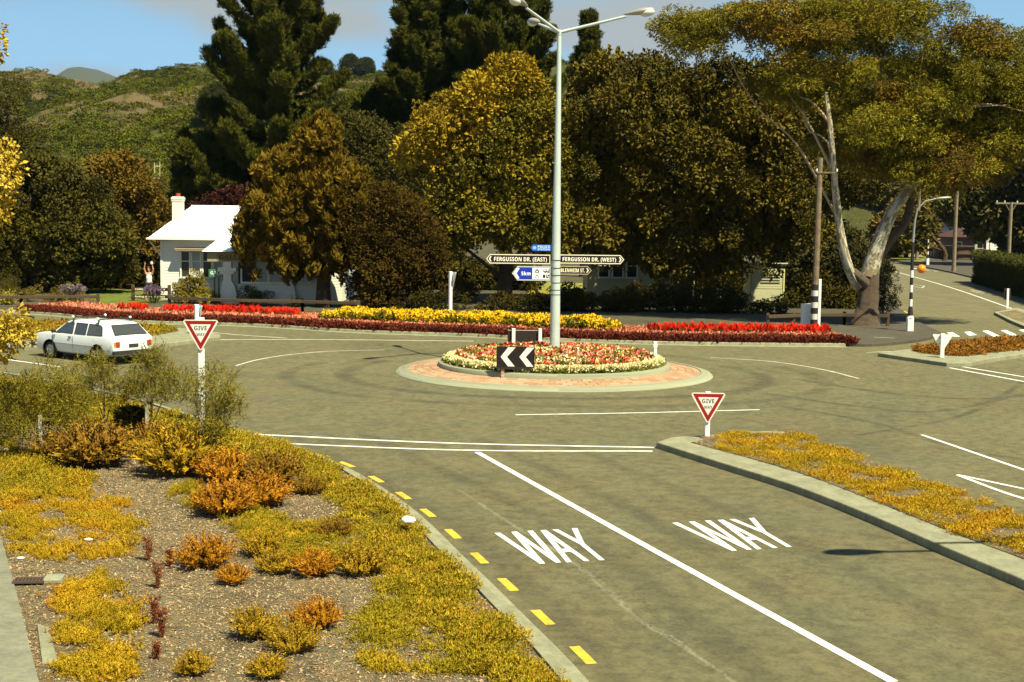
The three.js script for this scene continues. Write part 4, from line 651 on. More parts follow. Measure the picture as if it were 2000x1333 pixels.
{ // conical bush with near-black leaves in the gap
  const [x, z] = [-8.008, -29.658], t = thing('dark_bush', 'bush with near black leaves between the brown shrubs', 'shrub', [x, 0.1, z]), r = mulberry(950), its = [];
  for (let i = 0; i < 420; i++) { const a = r() * 6.283, q = Math.sqrt(r()) * 0.3, y = r() * 0.75; its.push([place(Math.cos(a) * q * (1.1 - y * 0.5), y, Math.sin(a) * q * (1.1 - y * 0.5), 0.7 + r() * 0.5, r, 0.6), pick([[0.035, 0.032, 0.006], [0.05, 0.04, 0.007]], r(), r)]); }
  copies('leaves', G_cover[2], leafMat, t, its); part('stem', bar([0, -0.03, 0], [0, 0.8, 0], 0.03, 0.01), mat([0.06, 0.04, 0.02], 1), t);
}
// dry red weeds
const weedMat = mat([0.2, 0.035, 0.015], 0.9);
[[-5.13, -19.83, 0.35, 'faded red dock stalk farthest up the mulch'], [-4.63, -18.37, 0.36, 'bushy red dock stalk in the middle of the mulch'], [-4.76, -19.56, 0.20, 'little red dock stalk right of the others'], [-4.27, -16.77, 0.34, 'tall red dock stalk in the lower mulch'], [-4.05, -16.23, 0.33, 'red dock stalk beside the tall one'], [-3.91, -15.43, 0.19, 'short red dock stalk nearest the bottom edge']].forEach(([x, z, h, label], i) => {
  const r = mulberry(960 + i), t = thing('dock_weed', label, 'weed', [x, 0.1, z], 0, 'dry red weeds in the mulch'), its = [];
  part('stalk', merge([0, 1, 2].map((k) => bar([0, -0.02, 0], [(k - 1) * h * 0.14, h * (1 - 0.15 * k), (r() - 0.5) * h * 0.2], 0.008, 0.004, 5))), weedMat, t);
  for (let k = 0; k < 60; k++) { const f = r(), y = h * (0.12 + 0.88 * f), a = Math.floor(r() * 3) - 1; its.push([place(a * h * 0.14 * f + (r() - 0.5) * 0.05, Math.min(y, h), (r() - 0.5) * 0.06, 0.12 + r() * 0.2, r, 1), pick([[0.13, 0.03, 0.012], [0.22, 0.06, 0.025], [0.2, 0.1, 0.04]], r(), r)]); }
  copies('seed_heads', G_small[2], dullLeaf, t, its);
});
// scraps of litter
[[-6.24, -20.69, 0.1, 'white scrap of paper on the yellow ground cover'], [-6.96, -19.86, 0.09, 'small pale stone beside the footpath edge'], [-3.97, -15.48, 0.07, 'pale stone in the mulch at the bottom'], [-1.56, -21.46, 0.2, 'crumpled white paper caught in the kerb plants']].forEach(([x, z, s, label], i) => {
  const r = mulberry(980 + i), g = new THREE.IcosahedronGeometry(s * 0.5, 2), p = g.attributes.position;
  for (let k = 0; k < p.count; k++) { const n = 1 + 0.5 * fbm(p.getX(k) * 9 / s * 0.3, i, p.getZ(k) * 9 / s * 0.3, 3); p.setXYZ(k, p.getX(k) * n * 1.2, p.getY(k) * n * (i === 3 ? 0.6 : 0.35), p.getZ(k) * n); } g.computeVertexNormals();
  const m = part(numbered(i === 1 || i === 2 ? 'stone' : 'paper_scrap'), g, mat([0.7, 0.68, 0.58], 0.9), scene); m.position.set(x, i === 3 ? 0.38 : i === 0 ? 0.2 : 0.115, z); tag(m, label, i === 1 || i === 2 ? 'stone' : 'litter');
});
// young staked trees
const G_wisp = [1, 2, 3].map((i) => { const g = [], r = mulberry(1000 + i); for (let k = 0; k < 7; k++) { const s = sprig(10, 0.26, 0.042, 1010 + i * 20 + k); s.applyMatrix4(place((r() - 0.5) * 0.2, (r() - 0.5) * 0.2, (r() - 0.5) * 0.2, 1, r, 1.1)); g.push(s); } return merge(g); });
function youngTree(label, x, z, lobes, stakeX, stakeH, seed, n, cols, lean = 0) {
  const r = mulberry(seed), t = thing('young_tree', label, 'tree', [x, 0.1, z], 0, 'staked young trees in the near left bed'), its = [], top = Math.max(...lobes.map((l) => l[1]));
  const bark = mat([0.13, 0.09, 0.05], 1), pale = mat([1, 1, 1], 0.9, { map: rep(grainTex(128, 1050, 0.3, [0.42, 0.4, 0.28], 0.3), 2) });
  const lims = [limb([[0, -0.05, 0], [lean * 0.3, top * 0.4, 0.02], [lean, top, 0]], 0.03, 0.008, 6)];
  for (const [lx, ly, lr] of lobes) lims.push(limb([[0, ly * 0.35, 0], [lx * 0.5, ly * 0.7, (r() - 0.5) * 0.2], [lx, ly, (r() - 0.5) * 0.3]], 0.016, 0.005, 5));
  part('trunk', lims, bark, t);
  const area = lobes.reduce((s, l) => s + l[2] * l[2], 0);
  for (const [lx, ly, lr, ry = lr] of lobes) { const m = Math.round(1.15 * n * lr * lr / area); for (let i = 0; i < m; i++) { const a = r() * 6.283, c = r() * 2 - 1, q = Math.sqrt(1 - c * c), k = Math.cbrt(r()) ; if (fbm(lx + q * Math.cos(a) * k * 2, ly + c * k * 2, q * Math.sin(a) * k * 2 + seed, 2) < -0.02) continue; its.push([place(lx + q * Math.cos(a) * k * lr, ly + c * k * ry, q * Math.sin(a) * k * lr * 0.9, 0.55 + r() * 0.6, r, 0.8), pick(cols, clamp(r() * 0.8 + 0.1 + fbm(a, c, k + seed, 2) * 0.5), r)]); } }
  copies('crown', G_wisp[seed % 3], leafMat, t, its);
  if (stakeH) { const s = part('stake', bevelBox(0.07, stakeH, 0.05, 0.008, stakeX, stakeH / 2 - 0.03, 0.14, 0.0, 0, (r() - 0.5) * 0.06), pale, t); part('tie', box(0.12, 0.03, 0.16, stakeX * 0.5, stakeH * 0.8, 0.08), mat([0.03, 0.02, 0.015], 1), t); }
}
const WISP = [[0.1, 0.085, 0.008], [0.15, 0.125, 0.01], [0.2, 0.165, 0.015], [0.23, 0.19, 0.022]];
youngTree('wide leafy young tree with a short pale stake at far left', -9.15, -27.87, [[-0.65, 1.10, 0.50, 0.62], [0.02, 1.41, 0.58, 0.55], [0.46, 1.01, 0.48, 0.60], [-0.35, 0.70, 0.45, 0.40]], -0.12, 0.94, 1101, 620, WISP, 0);
youngTree('young tree with open crown just below the white car', -8.55, -29.62, [[-0.30, 1.36, 0.49, 0.48], [0.23, 1.10, 0.45, 0.51], [-0.08, 1.64, 0.28, 0.30], [-0.58, 0.98, 0.32, 0.37]], 0.00, 0.00, 1102, 330, WISP, 0);
youngTree('dense round headed young tree on a white stake', -7.50, -29.37, [[0.01, 1.41, 0.55, 0.55], [0.06, 1.84, 0.28, 0.25], [-0.35, 1.24, 0.32, 0.38], [0.38, 1.34, 0.28, 0.34]], -0.06, 1.21, 1103, 430, WISP, 0);
youngTree('loose young tree growing in front of the tall give way sign', -5.78, -26.62, [[0.23, 1.52, 0.46, 0.50], [-0.25, 1.56, 0.31, 0.36], [0.08, 0.93, 0.42, 0.46], [0.47, 1.08, 0.25, 0.38], [-0.02, 0.44, 0.27, 0.29]], -0.04, 1.26, 1104, 420, WISP, 0);
youngTree('wispy young tree cut off by the left edge below the road', -10.81, -29.45, [[0.23, 0.77, 0.53, 0.64], [-0.19, 0.98, 0.53, 0.64], [0.33, 0.23, 0.42, 0.32]], 0.00, 0.00, 1105, 330, WISP, 0);

// ---------------------------------------------------------------- trees
const barkTex = grainTex(256, 1201, 0.6, [0.9, 0.85, 0.8], 0.5), barkBump = bumpTex(256, 1202);
const bark = (c) => mat(c, 1, { map: rep(barkTex, 3, 0.6), bumpMap: rep(barkBump, 5, 1), bumpScale: 0.05 });
const darkBark = bark([0.09, 0.06, 0.035]), greyBark = bark([0.16, 0.13, 0.09]);
const G_leaf = [1, 2, 3].map((i) => leafClump(64, 0.42, 0.2, 0.13, 1210 + i, 0.15, 0.8));
const G_leafBig = [1, 2].map((i) => leafClump(30, 0.5, 0.36, 0.25, 1220 + i, 0.1, 0.75));
const G_leafFine = [1, 2].map((i) => leafClump(76, 0.42, 0.15, 0.08, 1230 + i, 0.2, 0.8));
const G_scale = [1, 2].map((i) => { const g = [], r = mulberry(1240 + i); for (let k = 0; k < 16; k++) { const s = needleTuft(7, 0.34, 0.09, 1250 + i * 30 + k, 0.7); s.applyMatrix4(place((r() - 0.5) * 0.5, (r() - 0.5) * 0.45, (r() - 0.5) * 0.5, 1, r, 0.6)); g.push(s); } return mergeGeometries(g); });
const G_pine = [1, 2].map((i) => { const g = [], r = mulberry(1270 + i); for (let k = 0; k < 9; k++) { const s = needleTuft(16, 0.42, 0.05, 1280 + i * 30 + k, 1.1); s.applyMatrix4(place((r() - 0.5) * 0.75, (r() - 0.5) * 0.35, (r() - 0.5) * 0.75, 0.8 + r() * 0.4, r, 0.55)); g.push(s); } return mergeGeometries(g); });
const G_gum = [1, 2].map((i) => leafClump(100, 0.5, 0.13, 0.045, 1310 + i, -0.3, 0.5));

// lobes: [x, y, rx, ry, palette index] in world metres; clumps sit on small puffs spread over the lobes so that light and gaps break the crown up
function crown(t, base, z, lobes, o) {
  const r = mulberry(o.seed), its = [], puffs = [];
  for (const [x, y, rx, ry, pal = 0] of lobes) {
    const rz = o.deep ?? Math.min(rx, ry) * 1.05, A = Math.pow((Math.pow(rx * ry, 1.6) + Math.pow(rx * rz, 1.6) + Math.pow(ry * rz, 1.6)) / 3, 1 / 1.6) * 12.57, n = Math.max(5, Math.round(A / (o.puff * o.puff * 2.1)));
    for (let i = 0; i < n; i++) {
      const c = 1 - 2 * (i + 0.5) / n, a = i * 2.39996 + r() * 0.8, q = Math.sqrt(1 - c * c), k = 0.6 + r() * 0.4; if ((q * Math.sin(a) < -0.55 && r() < 0.5) || r() < (o.gap ?? 0.2)) continue;
      puffs.push([x + q * Math.cos(a) * rx * k, y + c * ry * k, z + q * Math.sin(a) * rz * k, o.puff * (0.65 + r() * 0.65), pal, r()]);
    }
  }
  for (const [x, y, zz, R, pal, tone] of puffs) {
    const n = Math.round(o.dens * R * R);
    for (let i = 0; i < n; i++) {
      const a = r() * 6.283, c = Math.pow(r(), 0.75) * 1.75 - 0.75, q = Math.sqrt(Math.max(0, 1 - c * c)), k = R * (0.7 + 0.35 * r());
      const X = x + q * Math.cos(a) * k, Y = y + c * k * (o.squash ?? 0.8), Z = zz + q * Math.sin(a) * k; if (Y < (o.floor ?? 0.4)) continue;
      const col = pick(o.cols[pal], clamp(0.5 + (tone - 0.5) * 0.8 + fbm(X * 0.35, Y * 0.35, Z * 0.35 + o.seed, 2) * 0.7 + (r() - 0.5) * 0.4), r, 0.2);
      its.push([place(X - base[0], Y, Z - base[1], (o.size ?? 1) * (0.55 + r() * 0.5 + tone * 0.45), r, o.tilt ?? 1.2), col]);
    }
  }
  copies('crown', o.geo, o.mat ?? leafMat, t, its); return puffs;
}
function tree(name, label, base, lobes, o) {
  const z = base[1], t = thing(name, label, 'tree', [base[0], 0, z], 0, o.group), b = o.bark ?? darkBark, r = mulberry(o.seed + 5), lims = [], top = lobes.reduce((m, l) => Math.max(m, l[1] + l[3] * 0.3), 0), R = o.trunk ?? 0.3;
  lims.push(limb([[0, -0.15, 0], [0.1 * R, top * 0.25, 0], [(lobes[0][0] - base[0]) * 0.4, top * 0.6, 0.1], [(lobes[0][0] - base[0]) * 0.8, top, 0]], R * 1.15, R * 0.15, 10, 0.3, o.seed));
  for (const l of lobes) { const h = Math.max(0.8, Math.min(l[1] * 0.55, top * 0.55)) * (0.7 + r() * 0.4); lims.push(limb([[0, h, 0], [(l[0] - base[0]) * 0.5, lerp(h, l[1], 0.55), (r() - 0.5) * 1.2], [(l[0] - base[0]) * 0.95, l[1], (r() - 0.5) * 1.5]], R * 0.42, R * 0.08, 7, 0.2, o.seed + l[0])); }
  part('trunk', lims, b, t);
  crown(t, base, z, lobes, o); return t;
}
const DARK = [[0.042, 0.038, 0.004], [0.062, 0.054, 0.005], [0.09, 0.074, 0.006]], OAK = [[0.06, 0.049, 0.003], [0.09, 0.07, 0.004], [0.13, 0.095, 0.006]], GOLD = [[0.18, 0.125, 0.004], [0.28, 0.185, 0.006], [0.35, 0.24, 0.008]], GGREEN = [[0.1, 0.085, 0.005], [0.15, 0.12, 0.006], [0.22, 0.165, 0.008]], RUSTY = [[0.085, 0.055, 0.005], [0.12, 0.078, 0.006], [0.16, 0.1, 0.008]], PLUM = [[0.045, 0.03, 0.005], [0.06, 0.038, 0.005], [0.075, 0.045, 0.006]], GUM = [[0.13, 0.11, 0.006], [0.18, 0.155, 0.008], [0.23, 0.195, 0.01], [0.19, 0.115, 0.01]];

tree('golden_tree', 'tall golden autumn tree behind the lamp post', [-0.443, -77.484], [[-1.389, 10.821, 1.608, 1.275, 0], [-3.023, 9.442, 1.719, 1.497, 0], [0.408, 9.756, 1.719, 1.608, 1], [-0.118, 12.326, 0.61, 0.61, 0], [-4.247, 7.791, 1.165, 1.22, 0], [-1.066, 7.659, 2.874, 2.189, 1], [1.948, 7.729, 1.386, 1.83, 1], [-3.575, 5.328, 1.533, 1.752, 1], [-0.351, 4.826, 2.447, 1.74, 1], [-3.32, 3.574, 1.305, 1.033, 1], [1.561, 4.44, 1.368, 1.697, 1]], { seed: 1401, geo: G_leaf[0], puff: 1.2, dens: 17, cols: [GOLD, GGREEN], trunk: 0.42 });
tree('oak_tree', 'huge dark leafy tree right of the lamp post', [9.314, -78.438], [[6.516, 10.716, 3.23, 2.387], [10.955, 11.044, 3.371, 2.303], [4.833, 8.037, 3.05, 3.05], [8.85, 7.779, 3.831, 3.01], [13.079, 8.41, 3.466, 3.327], [5.647, 4.762, 3.01, 2.189], [10.153, 4.554, 3.376, 2.296], [13.552, 4.858, 2.6, 2.326], [8.089, 2.901, 1.903, 1.088], [11.817, 2.692, 2.026, 1.215], [14.986, 10.956, 1.966, 2.247], [3.475, 4.192, 1.368, 1.232]], { seed: 1402, geo: G_leaf[1], puff: 1.35, dens: 16, cols: [OAK], trunk: 0.55, gap: 0.33 });
tree('cypress_tree', 'bushy rust-brown cypress hiding the right half of the gallery', [-9.81, -73.321], [[-10.16, 7.654, 1.051, 1.157], [-10.945, 6.009, 1.472, 1.314], [-9.245, 5.952, 1.209, 1.314], [-11.913, 4.567, 1.723, 1.462], [-9.375, 4.343, 1.711, 1.348], [-12.568, 3, 1.358, 1.149], [-10.67, 2.649, 1.556, 1.089], [-8.727, 2.802, 1.089, 1.089], [-9.977, 8.743, 0.368, 0.368]], { seed: 1403, geo: G_scale[0], puff: 0.85, dens: 19, cols: [RUSTY], trunk: 0.38, mat: dullLeaf, squash: 1.1, tilt: 0.5 });
tree('plum_tree', 'rounded dark purple-brown tree right of the rust-brown cypress', [-6.226, -73.188], [[-6.316, 4.627, 1.865, 1.599], [-7.059, 2.777, 1.535, 1.535], [-5.34, 2.798, 1.323, 1.588], [-6.216, 1.357, 1.972, 1.104], [-7.592, 4.351, 1.059, 1.376]], { seed: 1404, geo: G_leafFine[0], puff: 0.8, dens: 20, cols: [PLUM], trunk: 0.25, mat: dullLeaf });
tree('dark_tree', 'tall dark tree at the left edge above the avenue', [-29.105, 0.374, -84].filter((v, i) => i !== 1), [[-29.811, 10.495, 0.907, 1.754], [-28.91, 7.442, 1.512, 1.694], [-31.065, 7.864, 1.815, 2.42], [-28.668, 5.196, 2.839, 2.69], [-27.193, 2.567, 2.51, 2.067], [-30.802, 2.794, 2.391, 2.391]], { seed: 1405, geo: G_leafFine[1], puff: 1.0, dens: 15, cols: [DARK], trunk: 0.4, group: 'dark trees left of the gallery' });
tree('dark_tree', 'olive green leafy tree second from the left edge', [-25.466, 0.47, -83].filter((v, i) => i !== 1), [[-26.523, 6.426, 1.21, 1.27], [-24.957, 4.5, 1.793, 1.614], [-25.993, 3.758, 2.067, 1.772], [-23.941, 2.889, 1.634, 1.634], [-25.732, 1.7, 1.919, 1.24]], { seed: 1406, geo: G_leaf[2], puff: 1.0, dens: 16, cols: [DARK], trunk: 0.32, group: 'dark trees left of the gallery' });
tree('autumn_tree', 'rust tinged tree just left of the gallery chimney', [-24.716, 0.219, -88].filter((v, i) => i !== 1), [[-24.695, 6.683, 1.331, 1.394], [-23.289, 5.603, 1.648, 1.648], [-23.824, 4.033, 1.942, 1.504], [-22.263, 3.896, 1.19, 1.253]], { seed: 1407, geo: G_leaf[0], puff: 0.85, dens: 17, cols: [[[0.08, 0.055, 0.005], [0.12, 0.076, 0.006], [0.15, 0.09, 0.007]]], trunk: 0.28, group: 'dark trees left of the gallery' });
tree('red_leaved_tree', 'small dark red leaved tree behind the gallery roof', [-18.928, -93.571], [[-19.265, 4.971, 1.623, 0.565], [-18.033, 5.266, 1.2, 0.706]], { seed: 1408, geo: G_leaf[1], puff: 0.8, dens: 15, cols: [[[0.04, 0.012, 0.006], [0.06, 0.016, 0.008]]], trunk: 0.22 });
tree('overhanging_tree', 'golden leaved branches reaching in at the left edge', [-12.6, -27], [[-10.435, 5.311, 0.681, 0.778], [-9.703, 5.608, 0.331, 0.253], [-9.907, 6.037, 0.311, 0.194], [-9.911, 4.931, 0.331, 0.175], [-10.031, 8.346, 0.331, 0.214], [-10.039, 7.987, 0.292, 0.194], [-10.834, 2.781, 0.486, 0.389], [-9.758, 2.893, 0.311, 0.068], [-9.617, 2.64, 0.35, 0.068], [-9.886, 2.381, 0.194, 0.068]], { seed: 1409, geo: leafClump(34, 0.2, 0.08, 0.055, 1499, -0.2, 0.6), puff: 0.2, dens: 46, cols: [[[0.22, 0.13, 0.006], [0.4, 0.27, 0.02], [0.5, 0.36, 0.05]]], trunk: 0.14, deep: 0.45 });
// trees far behind
const backTrees = [
  ['dark tree filling the gap between the cypress and the golden tree', [-8.866, -0.003, -96], [[-10.444, 8.562, 2.282, 2.282], [-7.523, 7.916, 2.143, 2.42], [-8.964, 5.161, 3.079, 2.053]], DARK, 1421],
  ['dark tree behind the right end of the huge leafy tree', [20.357, 0.354, -96], [[18.734, 6.502, 3.046, 2.708], [19.746, 3.531, 2.65, 2.319], [22.169, 8.276, 2.766, 2.766]], DARK, 1422],
  ['dark bushy tree behind the eucalyptus trunk', [21.196, 0.78, -88], [[20.054, 2.109, 1.858, 1.858], [20.118, 1.616, 0.979, 1.325], [18.885, 0.473, 1.476, 1.181], [19.714, 1.797, 0.438, 1.204]], [[0.035, 0.032, 0.005], [0.05, 0.042, 0.006]], 1423],
  ['dark tree behind the plum tree', [-5.013, -0.08, -92], [[-5.581, 4.228, 1.945, 1.945], [-4.592, 1.658, 1.62, 1.296]], DARK, 1424],
  ['tree added behind the left dark trees, near black for the dense shade', [-32.215, -0.413, -92], [[-30.499, 1.988, 2.917, 2.269], [-33.428, 1.305, 2.593, 1.945], [-27.594, 1.377, 2.269, 1.815], [-25.209, 1.123, 1.282, 1.41]], [[0.035, 0.032, 0.005], [0.05, 0.042, 0.006]], 1425],  // tree added as filler, its near-black palette paints the dense shade
  ['tall dark tree at the right edge of the picture behind the hedge', [54.396, 0.12, -150], [[52.866, 10.284, 4.321, 4.861], [50.368, 5.982, 3.565, 2.701], [54.202, 4.421, 3.781, 3.241]], DARK, 1426],
  ['bushy green tree above the far fence', [50.023, 0.095, -165], [[46.918, 3.726, 2.02, 1.664], [44.883, 2.696, 1.188, 1.188]], OAK, 1427],
  ['rusty tree beside the far crossing', [48.313, 0.363, -175], [[48.173, 4.124, 1.891, 2.773], [46.672, 2.226, 1.638, 2.143]], RUSTY, 1428],
  ['olive tree left of the far fence', [68.812, -0.504, -240], [[68.354, 11.492, 4.321, 3.457], [64.984, 9.743, 4.321, 5.185], [76.079, 11.586, 5.185, 3.457]], OAK, 1429],
  ['yellow leaved tree far up the side street', [73.76, 0.65, -230], [[72.253, 7.212, 3.81, 2.485], [76.819, 6.447, 3.313, 2.319]], GGREEN, 1430],
  ['dark tree at the top of the side street', [75.688, 0.906, -220], [[74.392, 12.665, 4.753, 4.753], [78.218, 15.053, 4.753, 6.338]], DARK, 1431]];
for (const [label, b, lobes, pal, seed] of backTrees) tree('background_tree', label, [b[0], b[2]], lobes, { seed, geo: -b[2] > 140 ? G_leafBig[0] : G_leaf[2], puff: -b[2] > 140 ? 1.6 : 1.2, dens: -b[2] > 140 ? 7 : 11, size: -b[2] > 140 ? 1.5 : 1.1, cols: [pal], trunk: 0.3, group: 'trees in the background' });

// pines: whorls of branches sweeping up at the ends
function pine(label, base, H, spread, o) {
  const r = mulberry(o.seed), t = thing('pine_tree', label, 'tree', [base[0], 0, base[1]], 0, 'tall pines behind the gallery'), lims = [], its = [];
  lims.push(limb([[0, -0.2, 0], [0.1, H * 0.5, 0], [0, H, 0]], o.trunk ?? 0.5, 0.05, 10, 0.15, o.seed));
  const n = o.whorls ?? 17;
  for (let w = 0; w < n; w++) {
    const f = (w + 0.5 * r()) / n, y = lerp(o.low ?? 3, H * 0.985, Math.pow(f, 0.92)), k = Math.round(4.3 + r() * 2), a0 = r() * 6.283;
    for (let b = 0; b < k; b++) {
      const a = a0 + b * 6.283 / k + (r() - 0.5) * 0.5, prof = spread((y - (o.low ?? 3)) / (H - (o.low ?? 3))), L = prof * (0.6 + r() * 0.62); if (L < 0.25) continue;
      const rise = L * (0.3 + 0.3 * f + (r() - 0.3) * 0.3), P = (s) => [Math.cos(a) * L * s, y - L * 0.1 * Math.sin(s * 3.1) + rise * s * s, Math.sin(a) * L * s];
      lims.push(limb([P(0), P(0.5), P(1)], 0.1 * (1 - f * 0.6), 0.025, 5));
      const m = Math.round(L * (o.dens ?? 9)) + 2;
      for (let i = 0; i < m; i++) {
        const s = 0.22 + 0.8 * Math.pow(r(), 0.75), p = P(s), wd = 0.13 * L * (1.15 - 0.7 * s) + 0.18, off = (r() - 0.5) * 2 * wd, up = 0.1 + r() * 0.35 + 0.3 * s * s;
        its.push([place(p[0] - Math.sin(a) * off, p[1] + up - Math.abs(off) * 0.15, p[2] + Math.cos(a) * off, (o.size ?? 1) * (0.75 + r() * 0.6), r, 0.45), pick(o.cols, clamp(0.55 + (r() - 0.5) * 1.0), r)]);
      }
    }
  }
  for (let i = 0; i < 14; i++) its.push([place((r() - 0.5) * 0.5, H - r() * 1.6, (r() - 0.5) * 0.5, 0.7, r, 0.3), pick(o.cols, r(), r)]);
  part('trunk', lims, darkBark, t); copies('crown', G_pine[o.seed % 2], dullLeaf, t, its);
}
const PINE = [[0.04, 0.043, 0.004], [0.058, 0.06, 0.006], [0.08, 0.078, 0.008]];
const px1 = [-16.443, -0.304, -100], px2 = [-6.352, -0.493, -106], px3 = [-0.611, -0.319, -104], px4 = [5.677, -0.658, -112], px5 = [-11.353, -0.866, -112], px6 = [-21.787, -0.578, -104];
pine('tallest pine at left rising out of the picture behind the gallery', [px1[0], px1[2]], 26, (f) => 5.9 * Math.pow(1 - f, 0.62) * smooth(-0.3, 0.1, f) , { seed: 1501, whorls: 18, low: 4.5, dens: 27, size: 0.85, cols: PINE, trunk: 0.55 });
pine('broad pine left of the golden tree top', [px2[0], px2[2]], 22.5, (f) => 4.1 * Math.pow(1 - f, 0.5), { seed: 1502, whorls: 15, low: 6, dens: 27, size: 0.85, cols: PINE });
pine('tall pine behind the golden tree cut by the top of the picture', [px3[0], px3[2]], 27, (f) => 4.6 * Math.pow(1 - f, 0.45), { seed: 1503, whorls: 16, low: 7, dens: 27, size: 0.85, cols: PINE });
pine('slender young pine right of the lamp post', [px4[0], px4[2]], 20.2, (f) => 2.3 * (1 - f) + 0.35, { seed: 1504, whorls: 20, low: 8, dens: 20, size: 0.65, cols: PINE });
pine('lower pine between the tallest pine and the golden tree', [px5[0], px5[2]], 13.5, (f) => 4.2 * Math.pow(1 - f, 0.5), { seed: 1505, whorls: 13, low: 3, dens: 13, size: 1.15, cols: [[0.05, 0.058, 0.006], [0.08, 0.085, 0.01]] });
pine('low spreading pine directly behind the gallery roof', [px6[0], px6[2]], 9.5, (f) => 4.4 * Math.pow(1 - f, 0.5), { seed: 1506, whorls: 9, low: 3.4, dens: 13, size: 1.1, cols: PINE });

{ // eucalyptus: two pale stems and an open, drooping crown
  const base = [16.232, -65.166], z = base[1], t = thing('eucalyptus_tree', 'large eucalyptus with two leaning pale stems at right', 'tree', [base[0], 0, z]), r = mulberry(1601);
  const P = ([x, y], dz = 0) => [x - base[0], y, dz];
  const pale = mat([1, 1, 1], 0.85, { map: (() => { const a = vnoise(12, 1611), b = vnoise(48, 1612); const q = dataTex(256, 512, (i, j) => { const m = smooth(0.42, 0.62, a(i / 256 * 12, j / 512 * 12) * 0.7 + b(i / 256 * 48, j / 512 * 24) * 0.3); return [s8(lerp(0.52, 0.24, m)), s8(lerp(0.49, 0.19, m)), s8(lerp(0.38, 0.11, m))]; }); q.repeat.set(0.5, 1); return q; })(), bumpMap: rep(barkBump, 3, 1), bumpScale: 0.02 });
  const rough = bark([0.15, 0.11, 0.075]);
  part('stump', [limb([[0, -0.2, 0], [0, 0.35, 0], [0.08, 0.9, 0]], 0.82, 0.46, 14, 0.5, 3), limb([[0.04, 0.5, 0], P([16.313, 1.214]), P([16.458, 3.089]), P([16.667, 3.791])], 0.5, 0.34, 14, 0.35, 8), limb([P([16.358, 1.918]), P([15.878, 2.263], 0.25), P([15.399, 2.608], 0.35)], 0.34, 0.24, 10, 0.2, 4)], rough, t);
  const s1 = [P([15.844, 1.912], 0.1), P([15.35, 2.624], 0.4), P([14.994, 3.554], 0.6), P([14.671, 4.935], 0.8), P([14.217, 6.967], 1.6), P([13.919, 9.197], 1.8), P([13.783, 10.565], 1.4)];
  part('stem', limb(s1, 0.26, 0.09, 12, 0.14, 5), pale, t, 'tall pale left stem');
  const s2 = [P([16.342, 2.386]), P([16.667, 3.791], 0.1), P([17.285, 5.427], 0.2), P([17.949, 6.362], 0.1), P([18.254, 7.521]), P([17.918, 10.274])];
  part('stem', limb(s2, 0.42, 0.1, 12, 0.14, 6), pale, t, 'leaning right stem');
  part('stem', limb([P([16.432, 2.504], -0.2), P([17.11, 3.797], -0.3), P([18.071, 4.972], -0.4), P([18.181, 6.365], -0.3), P([17.781, 7.746], -0.2), P([16.943, 8.426], 0)], 0.3, 0.1, 10, 0.12, 7), rough, t);
  const tips = [[9.046, 13.358], [10.895, 13.153], [12.094, 11.575], [15.972, 12.987], [18.055, 12.785], [20.157, 12.128], [21.861, 10.093], [22.802, 9.761], [20.77, 8.473], [12.814, 10.67], [16.737, 10.946], [19.529, 10.523], [15.876, 9.103], [21.292, 7.096], [14.574, 13.425], [21.629, 10.09]];
  const lims = []; tips.forEach((e, i) => { const src = e[0] < base[0] - 1.2 ? s1 : s2, f = src[Math.min(src.length - 1, 3 + (i % 4))], E = P(e, (r() - 0.5) * 4); lims.push(limb([f, [lerp(f[0], E[0], 0.3) + (r() - 0.5) * 0.8, lerp(f[1], E[1], 0.42), lerp(f[2], E[2], 0.4)], [lerp(f[0], E[0], 0.65) + (r() - 0.5) * 0.8, lerp(f[1], E[1], 0.6) + (r() - 0.5) * 0.8, lerp(f[2], E[2], 0.7)], E], 0.075, 0.02, 7, 0.3, i)); });
  part('limbs', lims, mat([0.4, 0.3, 0.18], 0.9), t);
  const lobes = [[12.927, 13.53, 2.852, 1.426], [15.734, 13.564, 3.09, 1.474], [18.558, 13.137, 2.852, 1.426], [20.74, 11.313, 2.377, 1.782], [22.432, 10.173, 1.426, 1.664], [16.044, 10.938, 2.809, 1.638], [18.63, 9.825, 2.575, 1.873], [15.892, 8.644, 1.755, 1.287], [19.861, 8.001, 2.224, 1.287], [9.65, 13.606, 1.426, 0.665], [7.787, 13.238, 0.998, 0.713], [13.232, 11.223, 1.901, 1.426], [22.066, 8.028, 1.17, 0.889], [18.267, 7.175, 1.17, 0.562], [16.168, 7.38, 1.17, 0.796, 1], [19.201, 7.071, 1.638, 0.609, 1], [20.953, 6.861, 1.311, 0.609, 1], [17.54, 7.973, 1.404, 0.936], [24.385, 10.581, 1.873, 1.404], [23.387, 12.167, 1.638, 1.17]];
  crown(t, base, z, lobes, { seed: 1602, geo: G_gum[0], puff: 1.05, dens: 14, cols: [GUM, [[0.11, 0.07, 0.008], [0.15, 0.09, 0.01], [0.16, 0.12, 0.01]]], squash: 0.5, tilt: 0.5, mat: leafMat, deep: 2.2, gap: 0.26 });
}
